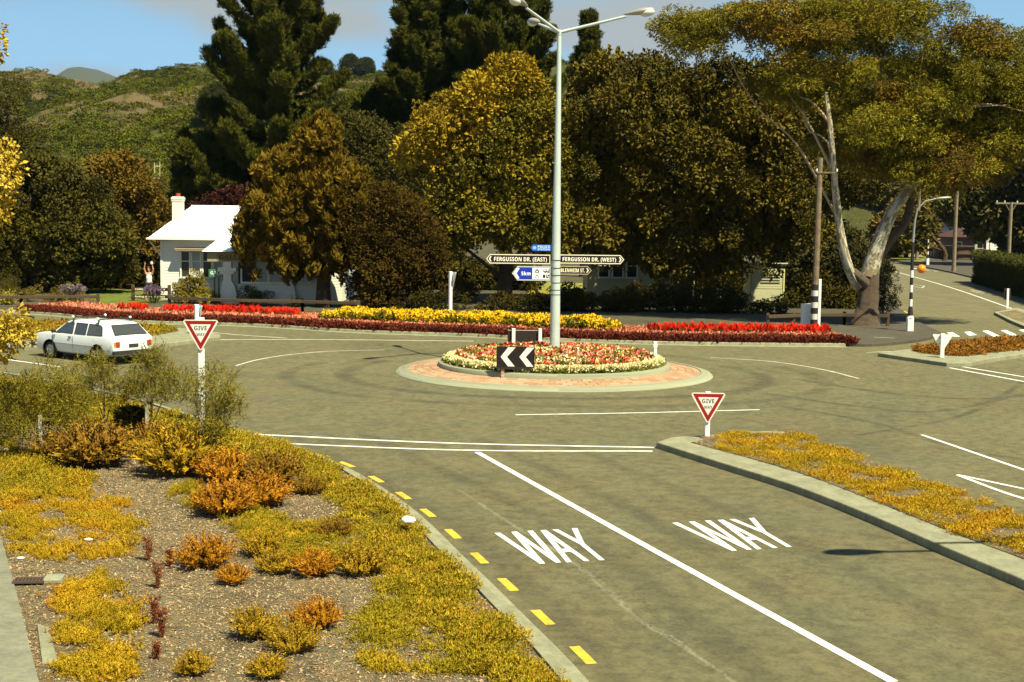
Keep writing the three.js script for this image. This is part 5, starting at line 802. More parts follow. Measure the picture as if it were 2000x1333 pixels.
// shrubs and clumps beside the gallery
function bush(label, base, lobes, cols, seed, geo, o = {}) {
  const t = thing(o.name ?? 'garden_bush', label, 'shrub', [base[0], 0.1, base[1]], 0, 'garden shrubs round the gallery');
  crown(t, [base[0], base[1]], base[1], lobes, { seed, geo, puff: 0.42, dens: 46, cols: [cols], size: 0.42, floor: 0.15, ...o }); t.children[0].position.y = -0.1;
  part('stems', merge(lobes.map((l, i) => bar([(i - 1) * 0.06, -0.05, 0], [l[0] - base[0], Math.max(0.1, l[1] - 0.15), 0], 0.03, 0.012, 5))), darkBark, t);
}
bush('large pointed shrub before the gallery windows', [-16.8, 0.126, -75].filter((v, i) => i !== 1), [[-16.901, 0.991, 0.702, 0.594], [-17.609, 0.441, 0.648, 0.324], [-16.203, 0.377, 0.432, 0.27]], [[0.1, 0.085, 0.008], [0.16, 0.13, 0.01], [0.22, 0.16, 0.012]], 1701, G_leaf[0]);
bush('rounded dark green shrub right of the green gallery board', [-13.959, -0.002, -75].filter((v, i) => i !== 1), [[-14.309, 0.427, 0.594, 0.324], [-13.416, 0.438, 0.54, 0.324]], [[0.07, 0.07, 0.007], [0.12, 0.1, 0.01]], 1702, G_leafFine[0]);
bush('flowering border clump at the right end of the left fence', [-22.756, -0.056, -75].filter((v, i) => i !== 1), [[-23.022, 0.266, 0.756, 0.324], [-24.103, 0.362, 0.702, 0.324], [-25.455, 0.345, 0.918, 0.378], [-26.804, 0.545, 0.81, 0.486]], [[0.06, 0.05, 0.007], [0.15, 0.12, 0.012], [0.26, 0.15, 0.05]], 1703, G_leafFine[1]);
bush('green shrub behind the white edge-on sign', [-2.768, 0.037, -80].filter((v, i) => i !== 1), [[-2.773, 0.615, 0.691, 0.749]], [[0.05, 0.05, 0.006], [0.14, 0.11, 0.01]], 1704, G_leaf[1]);
bush('low hedge added under the huge leafy tree, near black for the deep shade', [5.25, 0.048, -73].filter((v, i) => i !== 1), [[-1.086, -0.153, 1.599, 0.586], [1.582, 0.067, 1.599, 0.746], [4.194, 0.167, 1.735, 0.841], [6.996, 0.191, 1.711, 0.882], [9.975, 0.194, 1.687, 0.92], [12.364, 0.143, 1.512, 0.655], [-3.809, -0.041, 1.35, 0.648], [-6.246, -0.016, 1.35, 0.594]], [[0.035, 0.03, 0.005], [0.05, 0.04, 0.006]], 1705, G_leaf[2], { size: 0.6, puff: 0.8, dens: 24, mat: dullLeaf });  // added hedge, its near-black leaves stand in for deep shade below the trees
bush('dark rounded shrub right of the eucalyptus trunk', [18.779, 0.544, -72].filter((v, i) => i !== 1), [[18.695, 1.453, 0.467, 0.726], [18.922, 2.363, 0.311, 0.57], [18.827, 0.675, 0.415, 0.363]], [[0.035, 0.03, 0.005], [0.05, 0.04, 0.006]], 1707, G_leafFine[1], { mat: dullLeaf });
for (const [label, b, lobes, s] of [['dark shrubbery added as a shade backdrop behind the lamp post', [-0.702, -0.027, -92], [[-3.361, 0.604, 1.988, 0.994], [-0.046, 0.578, 1.656, 0.795], [-5.347, 0.248, 1.656, 1.193]], 1731], ['dark shrubbery added as a shade backdrop right of the pale yellow house', [13.222, 0.143, -92], [[10.894, 0.446, 1.656, 1.325], [13.876, 0.483, 1.988, 1.325], [18.525, 0.208, 1.988, 1.458]], 1732], ['dark shrubbery added as a shade backdrop beside the small board shed', [17.138, 0.125, -78], [[16.567, 0.4, 1.124, 0.955], [17.982, 0.135, 0.843, 0.786]], 1733]]) bush(label, [b[0], b[2]], lobes, [[0.04, 0.034, 0.005], [0.06, 0.048, 0.006]], s, G_leaf[1], { size: 0.8, puff: 0.8, dens: 18, mat: dullLeaf });  // shrubs added behind, coloured near black to darken the lit ground there
bush('dark hedge behind the person, its left part added for the dense shade', [-23.197, -0.08, -88].filter((v, i) => i !== 1), [[-25.986, 0.489, 1.945, 0.778], [-23.066, 0.622, 1.296, 0.778], [-27.952, 0.18, 1.584, 0.824], [-30.497, -0.169, 1.584, 0.761]], [[0.035, 0.03, 0.005], [0.05, 0.04, 0.006]], 1706, G_leaf[0], { size: 0.7, puff: 0.7, dens: 22, deep: 0.6, mat: dullLeaf });  // hedge lengthened to the left, dark leaves there stand in for shade
function blades(label, base, n, len, cols, seed, heads, headCol) {
  const t = thing('strap_leaved_plant', label, 'plant', [base[0], 0.1, base[1]], 0, 'strap leaved plants round the gallery'), r = mulberry(seed), its = [];
  const pos = []; for (let k = 0; k < 4; k++) { const a = [0, k / 4, 0.25 * (k / 4) ** 2], b = [0, (k + 1) / 4 * (1 - 0.06 * k), 0.25 * ((k + 1) / 4) ** 2 * 1.5], w0 = 0.035 * (1 - k / 5), w1 = 0.035 * (1 - (k + 1) / 4.6); pos.push(-w0, a[1], a[2], w0, a[1], a[2], w1, b[1], b[2], -w0, a[1], a[2], w1, b[1], b[2], -w1, b[1], b[2]); }
  const g = new THREE.BufferGeometry(); g.setAttribute('position', new THREE.Float32BufferAttribute(pos, 3)); g.computeVertexNormals();
  for (let i = 0; i < n; i++) its.push([place((r() - 0.5) * len * 0.5, -0.05, (r() - 0.5) * len * 0.3, len * (0.6 + r() * 0.5), r, 0.6), pick(cols, r(), r)]);
  copies('leaves', g, leafMat, t, its);
  if (heads) { const hs = [], st = []; for (let i = 0; i < heads; i++) { const x = (r() - 0.5) * len * 1.6, h = len * (0.9 + r() * 0.5), zz = (r() - 0.5) * 0.5; st.push(bar([x * 0.5, -0.03, zz], [x, h, zz], 0.015, 0.012, 5)); for (let k = 0; k < 5; k++) hs.push([place(x + (r() - 0.5) * 0.1, h + (r() - 0.5) * 0.1, zz, 1.1, r, 2), pick([headCol], 0, r)]); } part('flower_stalks', st, mat([0.08, 0.1, 0.02], 0.9), t); copies('flower_heads', G_small[0], dullLeaf, t, hs); }
}
blades('mauve headed clump before the person with raised arms', [-18.932, -74.866], 110, 0.62, [[0.07, 0.08, 0.015], [0.16, 0.15, 0.03]], 1711, 16, [0.2, 0.14, 0.2]);
blades('tall clump with faded mauve heads at the lawn edge', [-22.316, -71.832], 150, 0.7, [[0.08, 0.08, 0.012], [0.25, 0.22, 0.03]], 1712, 14, [0.22, 0.17, 0.18]);
blades('yellow striped strap leaves under the pointed shrub', [-15.912, -73.394], 120, 0.75, [[0.14, 0.13, 0.02], [0.45, 0.4, 0.08]], 1713, 0);
blades('spiky dark strap leaves at the foot of the rust-brown cypress', [-11.226, -73.066], 90, 0.8, [[0.02, 0.02, 0.005], [0.07, 0.06, 0.012]], 1714, 0);
blades('pale strap leaves at the far left fence', [-25.619, -72.005], 120, 1.0, [[0.15, 0.13, 0.015], [0.35, 0.28, 0.04]], 1715, 0);
{ // clipped hedge at right
  const pts = [[34.628, -106.155], [30.462, -79.732], [40.082, -103.148], [40.586, -123.845]], t = thing('clipped_hedge', 'clipped dark hedge with sunny green top at the right edge', 'hedge'), r = mulberry(1721), its = [], h = 2.3;
  const q = [[36.49, -112.023], [31.08, -79.842]], back = 1.8;
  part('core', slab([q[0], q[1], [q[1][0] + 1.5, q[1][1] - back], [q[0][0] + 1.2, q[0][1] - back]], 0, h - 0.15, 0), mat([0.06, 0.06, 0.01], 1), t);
  for (let i = 0; i < 2600; i++) { const f = r(), top = r() < 0.4, x = lerp(q[0][0], q[1][0], f), z = lerp(q[0][1], q[1][1], f); its.push([top ? place(x + r() * 1.4, h - 0.12 + r() * 0.16, z - r() * back, 0.5 + r() * 0.3, r, 1) : place(x + (r() - 0.5) * 0.15, r() * h, z + (r() - 0.5) * 0.2, 0.5 + r() * 0.3, r, 1), pick([[0.055, 0.06, 0.008], [0.09, 0.09, 0.012]], r(), r)]); }
  copies('leaves', G_leafFine[0], leafMat, t, its);
}

// ---------------------------------------------------------------- hills
{
  const ridge = [[-330, 51.6], [-220, 49.9], [-180, 53.8], [-160, 51.6], [-145, 49.0], [-136, 53.3], [-118, 56.8], [-100, 55.9], [-60, 53.3], [-10, 56.8], [20, 58.5], [60, 51.6], [110, 51.6], [135, 60.2], [148, 61.9], [165, 56.8], [220, 53.3], [400, 56.8], [520, 51.6]];   // crest height along x
  const at = (x) => { for (let i = 1; i < ridge.length; i++) if (x <= ridge[i][0]) { const a = ridge[i - 1], b = ridge[i], t = (x - a[0]) / (b[0] - a[0]); return lerp(a[1], b[1], t * t * (3 - 2 * t)); } return 60; };
  const Z0 = -215, Z1 = -520, hill = (x, z) => { const t = clamp((Z0 - z) / (Z0 - Z1), 0, 1.5), s = t < 1 ? Math.pow(t, 0.92) : 1 - (t - 1) * 1.3; const gully = fbm(x * 0.011 + 2, 0.3, z * 0.006, 4) * 17 * Math.sin(clamp(t, 0, 1) * Math.PI) + fbm(x * 0.05, 2, z * 0.05, 3) * 4.5 * clamp(t * 3) ; return at(x - (z - Z1) * 0.12) * s + gully - 1.5 * (1 - clamp(t * 6)); };
  const nx = 260, nz = 90, pos = [], col = [], idx = [];
  for (let j = 0; j <= nz; j++) for (let i = 0; i <= nx; i++) {
    const x = lerp(-330, 520, i / nx), z = lerp(Z0, -640, j / nz), y = hill(x, z); pos.push(x, y, z);
    const n = fbm(x * 0.02, 4, z * 0.012, 4) + 0.5, tan = smooth(0.54, 0.66, fbm(x * 0.016 + 8, 1, z * 0.02, 3) + 0.5 + 0.3 * smooth(-110, -150, x) * smooth(-380, -440, z)), m = [lerp(0.06, 0.13, n), lerp(0.062, 0.135, n), 0.004];
    col.push(lerp(m[0], 0.24, tan), lerp(m[1], 0.165, tan), lerp(m[2], 0.06, tan));
  }
  for (let j = 0; j < nz; j++) for (let i = 0; i < nx; i++) { const a = j * (nx + 1) + i; idx.push(a, a + 1, a + nx + 1, a + 1, a + nx + 2, a + nx + 1); }
  const g = new THREE.BufferGeometry(); g.setAttribute('position', new THREE.Float32BufferAttribute(pos, 3)); g.setAttribute('color', new THREE.Float32BufferAttribute(col, 3)); g.setIndex(idx); g.computeVertexNormals(); sheetUV(g);
  struct('hill', g, mat([1, 1, 1], 1, { vertexColors: true, map: rep(grainTex(512, 1801, 0.7, [0.95, 0.95, 0.95], 0.6, 0.3), 0.03), bumpMap: rep(bumpTex(256, 1802), 0.08), bumpScale: 1.2 }), 'scrub covered hills rising behind the town');
  const r = mulberry(1810), its = [];
  for (let i = 0; i < 70000; i++) { const x = lerp(-230, 190, r()), z = lerp(-240, -545, Math.pow(r(), 0.8)); if (Math.abs(x) > -z * 0.42) continue; const n = fbm(x * 0.02, 4, z * 0.012, 4) + 0.5, q = fbm(x * 0.03, 9, z * 0.03, 3), tan = fbm(x * 0.016 + 8, 1, z * 0.02, 3) + 0.5 + 0.3 * smooth(-110, -150, x) * smooth(-380, -440, z); if (q < -0.14 || (tan > 0.58 && r() < 0.75)) continue; its.push([place(x, hill(x, z) + 0.1, z, 1.0 + r() * 1.7 * (1 + q), r, 0.5, 0.75), pick([[0.05, 0.052, 0.004], [0.075, 0.078, 0.004], [0.1, 0.11, 0.005], [0.11, 0.08, 0.008]], clamp(n * 0.7 + (r() - 0.5) * 0.5 + 0.1), r)]); }
  tag(copies('hill_scrub', leafClump(110, 0.7, 0.2, 0.16, 1811, 0.3, 0.6), dullLeaf, scene, its), 'mixed green scrub covering the hillsides', 'scrub', null, 'stuff');
  // scattered dark trees on the hill
  const spots = [[-66, -500, 6], [-58, -505, 8], [-52, -500, 7], [-78, -498, 4], [-10, -480, 9], [-62, -300, 10], [-50, -290, 9], [-38, -300, 8], [-30, -270, 9]], labels = ['lone round tree on the ridge between the pines', 'bushy ridge tree second from the lone one', 'pointed ridge tree right of the bushy one', 'smallest tree on the ridge beside the tallest pine', 'ridge tree behind the golden tree', 'dark pine clump above the gallery chimney', 'dark pine low on the slope behind the tallest pine', 'dark tree low on the hill right of the tallest pine', 'dark tree at the hill foot behind the lower pine'];
  spots.forEach(([x, z, s], i) => { const t = thing('hill_tree', labels[i], 'tree', [x, hill(x, z) - 0.3, z], 0, 'dark trees on the hills'), rr = mulberry(1820 + i), c = []; for (let k = 0; k < 240; k++) { const y = Math.pow(rr(), 0.8), a = rr() * 6.283, w = s * 0.42 * Math.sqrt(Math.max(0.02, 1 - Math.pow(y * 1.8 - 0.8, 2))) * (0.6 + rr() * 0.5); c.push([place(Math.cos(a) * w, s * (0.15 + 0.85 * y), Math.sin(a) * w, 1.5 + rr() * 1.2, rr, 0.8), pick([[0.035, 0.038, 0.006], [0.05, 0.052, 0.008]], rr(), rr)]); } copies('crown', G_leafFine[1], dullLeaf, t, c); part('trunk', bar([0, -0.5, 0], [0, s * 0.6, 0], 0.3, 0.1), darkBark, t); });
  // high blue ranges far away
  const far = (name, label, pts, z, c, seed) => { const p2 = [], ix = [], n = 160, x0 = pts[0][0], x1 = pts[pts.length - 1][0]; const h = (x) => { for (let i = 1; i < pts.length; i++) if (x <= pts[i][0]) { const a = pts[i - 1], b = pts[i], t = (x - a[0]) / (b[0] - a[0]); return lerp(a[1], b[1], t * t * (3 - 2 * t)); } return 0; }; const m = 14; for (let j = 0; j <= m; j++) for (let i = 0; i <= n; i++) { const x = lerp(x0, x1, i / n), t = j / m, q = z + 700 * (0.7 - t); p2.push(x + 60 * fbm(i * 0.1, j * 0.3, seed), h(x) * Math.sin(clamp(t / 0.7, 0, 1.3) * Math.PI / 2) + (t < 0.68 ? 1 : 0.25) * fbm(x * 0.006, t * 3, seed, 4) * 60 * Math.sin(t * Math.PI), q); } for (let j = 0; j < m; j++) for (let i = 0; i < n; i++) { const a = j * (n + 1) + i; ix.push(a, a + 1, a + n + 1, a + 1, a + n + 2, a + n + 1); } const gg = new THREE.BufferGeometry(); gg.setAttribute('position', new THREE.Float32BufferAttribute(p2, 3)); gg.setIndex(ix); gg.computeVertexNormals(); sheetUV(gg, 0.001); struct(name, gg, mat(c, 1), label); };
  far('distant_mountains', 'far blue mountain range behind the left hills', [[-2600, 157], [-1700, 287], [-1440, 261], [-1330, 331], [-1170, 387], [-1080, 365], [-1040, 376], [-930, 344], [-700, 261], [-300, 174], [600, 130]], -4000, [0.05, 0.055, 0.02], 5);
}

scene.fog = new THREE.FogExp2(0x6fa8f2, 0.00004);   // thin blue air over the far ranges

// ---------------------------------------------------------------- buildings
const weather = (c) => mat([1, 1, 1], 0.75, { map: rep(grainTex(256, 1901, 0.15, c, 0.12), 0.4) });
const whiteWall = weather([0.72, 0.72, 0.64]), trim = weather([0.76, 0.74, 0.62]), roofMat = mat([1, 1, 1], 0.55, { map: rep(grainTex(256, 1903, 0.12, [0.74, 0.8, 0.83], 0.12), 0.3) }), dimGlass = mat([0.035, 0.035, 0.03], 0.08), curtain = mat([0.4, 0.42, 0.38], 0.9), soffit = weather([0.3, 0.24, 0.15]);
function boards(w, h, x, y0, z, pitch = 0.16) {   // overlapping weatherboards, facing +z
  const out = []; for (let y = 0; y < h - 0.02; y += pitch) out.push(box(w, Math.min(pitch, h - y) + 0.015, 0.022, x, y0 + y + pitch / 2, z, -0.07)); return merge(out);
}
function window_(t, x, y, z, w, h, m = dimGlass, sash = 0.5) {
  const f = part('window', [box(w + 0.14, 0.09, 0.1, x, y + h / 2 + 0.03, z), box(w + 0.18, 0.09, 0.14, x, y - h / 2 - 0.03, z + 0.02), box(0.08, h, 0.1, x - w / 2 - 0.02, y, z), box(0.08, h, 0.1, x + w / 2 + 0.02, y, z), box(w, 0.05, 0.07, x, y + h * (sash - 0.5) + 0.1, z)], trim, t);
  part('pane', box(w, h, 0.02, x, y, z - 0.02), m, f); return f;
}
{ // gallery
  const zf = -78, [xl, ] = [-19.332, 2.49], [xr] = [-9.37, 2.611], W = xr - xl, D = 7.5, [, eave] = [-19.322, 3.47], [, rid] = [-16.73, 5.126];
  const t = thing('gallery_house', 'white weatherboard gallery with pale iron roof and brick chimney', 'house', [xl, 0.1, zf]), e = eave - 0.1, R = rid - 0.1 + 0.1;
  part('wall', [boards(W, e, W / 2, 0, 0), box(W - 0.02, e, 0.1, W / 2, e / 2, -0.08), box(0.1, e, D, 0.05, e / 2, -D / 2 - 0.03), box(0.1, e, D, W - 0.05, e / 2, -D / 2 - 0.03), box(W - 0.2, e, 0.1, W / 2, e / 2, -D), box(0.12, e, 0.06, 0.06, e / 2, 0.02)], whiteWall, t);
  // main hipped roof, iron sheets with rolled ridge
  const o = 0.55, a = [-o, e, o], b = [W + o, e, o], c = [W + o, e, -D - o], d = [-o, e, -D - o], r1 = [1.0, R, -D * 0.42], r2 = [W - 1.0, R, -D * 0.42];
  const quad = (...p) => { const v = p.length === 4 ? [p[0], p[1], p[2], p[0], p[2], p[3]] : p, g = new THREE.BufferGeometry(); g.setAttribute('position', new THREE.Float32BufferAttribute(v.flat(), 3)); g.computeVertexNormals(); g.setAttribute('uv', new THREE.Float32BufferAttribute(v.flatMap((q) => [q[0], q[1] + q[2]]), 2)); return g; };
  const roof = part('roof', [quad(a, b, r2, r1), quad(d, a, r1), quad(b, c, r2), quad(c, d, r1, r2)], roofMat, t);
  part('sheet_rib', merge(Array.from({ length: 28 }, (_, i) => { const x = lerp(-o, W + o, (i + 0.5) / 28), k = clamp(Math.min((x + o) / (1.0 + o), (W + o - x) / (1.0 + o))); return bar([x, e + 0.02, o], [x, lerp(e, R, k) + 0.02, lerp(o, -D * 0.42, k)], 0.018, 0.018, 4); })), roofMat, roof);
  part('ridge_cap', bar(r1, r2, 0.07, 0.07, 6), roofMat, roof);
  part('gutter', [box(W + 2 * o, 0.1, 0.12, W / 2, e - 0.03, o + 0.03), box(0.12, 0.1, D + 2 * o, -o - 0.03, e - 0.03, -D / 2)], trim, roof);
  part('eave_soffit', [box(W + 2 * o - 0.1, 0.04, o, W / 2, e - 0.1, o / 2 + 0.02), box(o, 0.04, D, -o / 2 - 0.02, e - 0.1, -D / 2)], soffit, roof);
  part('bracket', [bar([-0.02, e - 0.9, 0.06], [-0.5, e - 0.15, 0.35], 0.04)], trim, roof);
  const ch = part('chimney', [box(0.56, 1.75, 0.5, 0.62, R - 0.35, -1.6), box(0.66, 0.12, 0.6, 0.62, R + 0.42, -1.6), box(0.62, 0.08, 0.56, 0.62, R + 0.3, -1.6)], weather([0.68, 0.66, 0.56]), t);
  part('chimney_pot', cyl(0.15, 0.12, 0.26, 0.62, R + 0.58, -1.6, 12), mat([0.3, 0.04, 0.02], 0.8), ch);
  // porch with its own lower roof
  const px0 = 3.15, px1 = W - 0.2, pe = e - 0.62, pz = 2.6;
  part('porch_roof', [quad([px0 - 0.25, pe, pz + 0.35], [px1, pe, pz + 0.35], [px1, e + 0.75, -1.0], [px0 + 0.85, e + 0.75, -1.0]), quad([px0 - 0.25, pe, -0.1], [px0 - 0.25, pe, pz + 0.35], [px0 + 0.85, e + 0.75, -1.0])], roofMat, t);
  part('porch_fascia', box(px1 - px0, 0.5, 0.08, (px0 + px1) / 2, pe - 0.28, pz + 0.1), weather([0.3, 0.27, 0.17]), t);
  part('porch_ceiling', box(px1 - px0, 0.04, pz, (px0 + px1) / 2, pe - 0.06, pz / 2 + 0.06), soffit, t);
  part('fascia_lettering', new THREE.PlaneGeometry(2.0, 0.46).translate(px0 + 1.5, pe - 0.28, pz + 0.145), canvasMat(256, 60, (k, w, h) => { k.fillStyle = '#8a7a4c'; k.fillRect(0, 0, w, h); k.strokeStyle = '#6a5a34'; k.strokeRect(2, 2, w - 4, h - 4); fitText(k, 'GALLERY', 14, h / 2 + 2, 225, 44, '#3a2a12', 'bold', 'serif'); }, 0.8), t);
  for (const [x, w] of [[px0 + 1.05, 0.42], [px0 + 4.2, 0.42], [px1 - 0.3, 0.42]]) { const col = part('column', [box(w, pe - 0.5, w, x, (pe - 0.5) / 2, pz - 0.1)], whiteWall, t); part('capital', [box(w + 0.55, 0.2, w + 0.2, x, pe - 0.95, pz - 0.1), box(w + 0.3, 0.12, w + 0.12, x, pe - 1.12, pz - 0.1)], trim, col); part('buttress', at(plate([[-0.38, 0], [0.62, 0], [0.42, 0.9], [0.22, 1.25], [-0.2, 1.25], [-0.3, 0.9]], 0.5), x, 0, pz + 0.25), whiteWall, col); }
  part('porch_wall', [box(px1 - px0 - 1.6, 0.95, 0.14, (px0 + px1) / 2 + 0.8, 0.47, pz - 0.1), box(px1 - px0 - 1.5, 0.1, 0.26, (px0 + px1) / 2 + 0.8, 0.98, pz - 0.1)], whiteWall, t);
  for (let i = 0; i < 6; i++) part('porch_window', [box(0.08, 0.8, 0.08, px0 + 1.75 + i * 0.72, 1.45, pz - 0.12), box(0.64, 0.1, 0.08, px0 + 2.11 + i * 0.72, 1.1, pz - 0.12)], trim, t);
  // window bank at left under a hood
  for (let i = 0; i < 4; i++) window_(t, 1.38 + i * 0.6, 1.95, 0.07, 0.46, 1.4, i % 3 === 1 ? curtain : i === 3 ? curtain : dimGlass, 0.55);
  part('window_hood', [box(2.7, 0.05, 0.6, 2.25, 2.82, 0.34, 0.12), box(2.6, 0.12, 0.05, 2.25, 2.76, 0.6)], soffit, t);
  part('door', box(0.95, 2.1, 0.05, px0 + 1.6, 1.05, 0.06), mat([0.05, 0.04, 0.03], 0.6), t);
  part('panelling', [box(2.9, 1.6, 0.05, px0 + 4.4, 0.8, 0.06)], whiteWall, t);
}
{ // boards and signs in front
  const wood = mat([1, 1, 1], 0.95, { map: rep(grainTex(128, 1911, 0.5, [0.07, 0.045, 0.025], 0.4), 2) });
  const zb = -76, t = thing('notice_board', 'low dark wooden rail board lettered COMMUNITY GALLERY and Parking at rear', 'sign', [[-20.373, -0.201][0], 0.1, zb]);
  const w = 1.97, put2 = (s, y, fs, wide) => { part('rail', bevelBox(w, 0.19, 0.05, 0.01, w / 2, y, 0), wood, t); part('lettering', new THREE.PlaneGeometry(w - 0.15, 0.17).translate(w / 2, y, 0.029), canvasMat(512, 48, (k, W, H) => { k.fillStyle = '#22140c'; k.fillRect(0, 0, W, H); fitText(k, s, 20, H / 2 + 1, wide, fs, '#f2ead0'); }, 0.9), t); };
  put2('COMMUNITY  GALLERY', 0.66, 36, 460); put2('Parking at rear of gallery \u2192', 0.27, 36, 480);
  for (const x of [0.02, w]) part('post', bevelBox(0.16, 0.92, 0.14, 0.015, x, 0.44, -0.08), wood, t);
  const [gx, gy] = [-16.164, 1.872], [hx, hy] = [-14.943, 1.479], t2 = thing('gallery_sign', 'green board on three posts lettered GALLERY in white', 'sign', [gx, 0.1, -75.5]);
  part('board', bevelBox(hx - gx, gy - hy + 0.04, 0.05, 0.01, (hx - gx) / 2, (gy + hy) / 2 - 0.1, 0), mat([0.06, 0.16, 0.09], 0.7), t2);
  part('lettering', new THREE.PlaneGeometry(hx - gx - 0.04, gy - hy).translate((hx - gx) / 2, (gy + hy) / 2 - 0.1, 0.029), canvasMat(256, 88, (k, W, H) => { k.fillStyle = '#3d6f4e'; k.fillRect(0, 0, W, H); fitText(k, 'GALLERY', 14, H * 0.42, 226, 56, '#e6f2ee'); k.fillStyle = '#c9dccb'; k.fillRect(50, H * 0.8, 150, 5); }, 0.7), t2);
  for (const x of [0.3, 0.52, 0.98]) part('post', bevelBox(0.08, hy - 0.1 + 0.1, 0.07, 0.01, x, (hy - 0.1) / 2, -0.06), mat([0.2, 0.15, 0.08], 0.9), t2);
  function lowFence(label, pts, gap) { const f = thing('low_rail_fence', label, 'fence', [0, 0.1, 0]); for (let i = 0; i + 1 < pts.length; i++) { const [x0, z0] = pts[i], [x1, z1] = pts[i + 1], L = Math.hypot(x1 - x0, z1 - z0), n = Math.max(1, Math.round(L / gap)), a = -Math.atan2(z1 - z0, x1 - x0); part('rail', bevelBox(L, 0.16, 0.06, 0.01, (x0 + x1) / 2, 0.5, (z0 + z1) / 2, 0, a), wood, f); for (let k = 0; k <= n; k++) part('post', bevelBox(0.14, 0.7, 0.12, 0.012, lerp(x0, x1, k / n), 0.3, lerp(z0, z1, k / n) - 0.1), wood, f); } }
  lowFence('low dark rail fence left of the lawn gap', [[-28.174, -69.64], [-24.508, -70.672], [-20.978, -71.69]], 2.1);
  lowFence('low dark rail fence in front of the gallery shrubs', [[-17.242, -71.223], [-13.42, -70.058], [-10.358, -69.873], [-7.484, -68.965]], 2.3);
  lowFence('low dark rail fence under the eucalyptus', [[11.429, -63.313], [14.043, -64.836], [15.256, -65.019], [17.177, -64.732]], 2.0);
}
{ // pale house seen below the leaves
  const z = -86, [x0, y1] = [4.59, 1.673], [x1] = [8.768, 1.724], w = x1 - x0 + 2.2, t = thing('yellow_house', 'pale yellow house with sash windows glimpsed below the huge tree', 'house', [x0, 0.1, z]), cream = weather([0.52, 0.47, 0.26]);
  part('wall', [boards(w, 3, w / 2, 0, 0), box(w, 3, 0.1, w / 2, 1.5, -0.1), box(0.1, 3, 6, 0, 1.5, -3.1), box(0.1, 3, 6, w, 1.5, -3.1)], cream, t);
  for (const x of [0.9, 1.75, 2.6, 4.6]) window_(t, x, 1.75, 0.07, 0.6, 1.15);
  part('roof', [box(w + 1, 0.08, 4, w / 2, 3.55, -1.4, 0.32), box(w + 1, 0.08, 4, w / 2, 3.55, -5, -0.32)], mat([0.12, 0.08, 0.06], 0.8), t); part('gable', [box(0.1, 1.1, 5.6, 0, 3.4, -3.1), box(0.1, 1.1, 5.6, w, 3.4, -3.1)], cream, t);
  const z2 = -83, [a0] = [13.954, 0.952], [a1] = [15.837, 0.975], t2 = thing('board_shed', 'small pale board shed glimpsed under the right of the huge tree', 'shed', [a0, 0.1, z2]), W = a1 - a0;
  part('wall', [boards(W, 1.1, W / 2, 0.75, 0, 0.13), box(W, 1.9, 0.1, W / 2, 0.95, -0.09), box(0.08, 1.9, 2.6, 0, 0.95, -1.4), box(0.08, 1.9, 2.6, W, 0.95, -1.4)], weather([0.42, 0.42, 0.24]), t2); part('base_panel', box(W, 0.7, 0.03, W / 2, 0.36, 0.01), weather([0.42, 0.42, 0.26]), t2); part('corner_trim', box(0.08, 1.9, 0.08, W, 0.95, 0.02), weather([0.6, 0.55, 0.25]), t2); part('roof', box(W + 0.4, 0.06, 3, W / 2, 2.05, -1.4, -0.12), mat([0.45, 0.45, 0.4], 0.6), t2); part('louvre', merge([0, 1, 2, 3].map((i) => box(W * 0.6, 0.03, 0.05, W * 0.58, 1.1 + i * 0.16, 0.03))), mat([0.2, 0.2, 0.12], 0.8), t2);
}
{ // shed beyond the lawn
  const z = -98, [x0, y1] = [-27.14, 2.138], [x1] = [-23.686, 2.18], w = x1 - x0, t = thing('open_shed', 'low pale roofed shed behind the person with dark beams', 'shed', [x0, 0.1, z]);
  part('wall', box(w, 1.6, 0.1, w / 2, 0.8, -2.5), whiteWall, t); part('roof', box(w + 1, 0.08, 4.2, w / 2, 2.35, -1.1, 0.24, 0, -0.02), mat([0.5, 0.48, 0.42], 0.7), t);
  part('beam', box(w + 0.6, 0.22, 0.14, w / 2, 1.72, 0.9, 0, 0, -0.05), mat([0.02, 0.012, 0.008], 0.9), t); for (const x of [0.9, 2.2]) part('post', box(0.22, 1.75, 0.2, x, 0.86, 0.88), mat([0.03, 0.02, 0.012], 0.9), t); part('panel', box(w, 0.5, 0.06, w / 2, 1.35, 0.7), mat([0.5, 0.46, 0.36], 0.8), t);
  const z2 = -140, [a, b] = [-33.03, 6.548], t2 = thing('white_house', 'white gabled house peeping out above the gallery chimney', 'house', [a, 0, z2]);
  part('wall', box(3.2, 5.4, 4, 0, 2.7, -2), whiteWall, t2); part('gable', at(plate([[-1.8, 0], [1.8, 0], [0.3, 1.5], [-0.3, 1.5]], 4), 0, 5.4, 0), whiteWall, t2); part('roof', [box(2.2, 0.08, 4.4, -1.05, 6.1, -2, 0, 0, 0.75), box(2.2, 0.08, 4.4, 1.05, 6.1, -2, 0, 0, -0.75)], roofMat, t2);
  const [c, d] = [-30.177, 8.88], t3 = thing('television_aerial', 'thin television aerial mast standing above the trees left of the gallery', 'aerial', [c, 0, -120]);
  part('mast', bar([0, 0, 0], [0, d, 0], 0.06, 0.04, 6), mat([0.4, 0.38, 0.3], 0.6), t3); for (const [y, l] of [[d - 0.3, 0.5], [d - 1.3, 0.45]]) part('crossbar', bar([-l, y, 0], [l, y, 0], 0.04, 0.04, 6), mat([0.45, 0.42, 0.33], 0.6), t3); part('element', bar([0.45, d + 0.1, 0], [0.45, d - 1.4, 0], 0.03, 0.03, 6), mat([0.45, 0.42, 0.33], 0.6), t3);
}
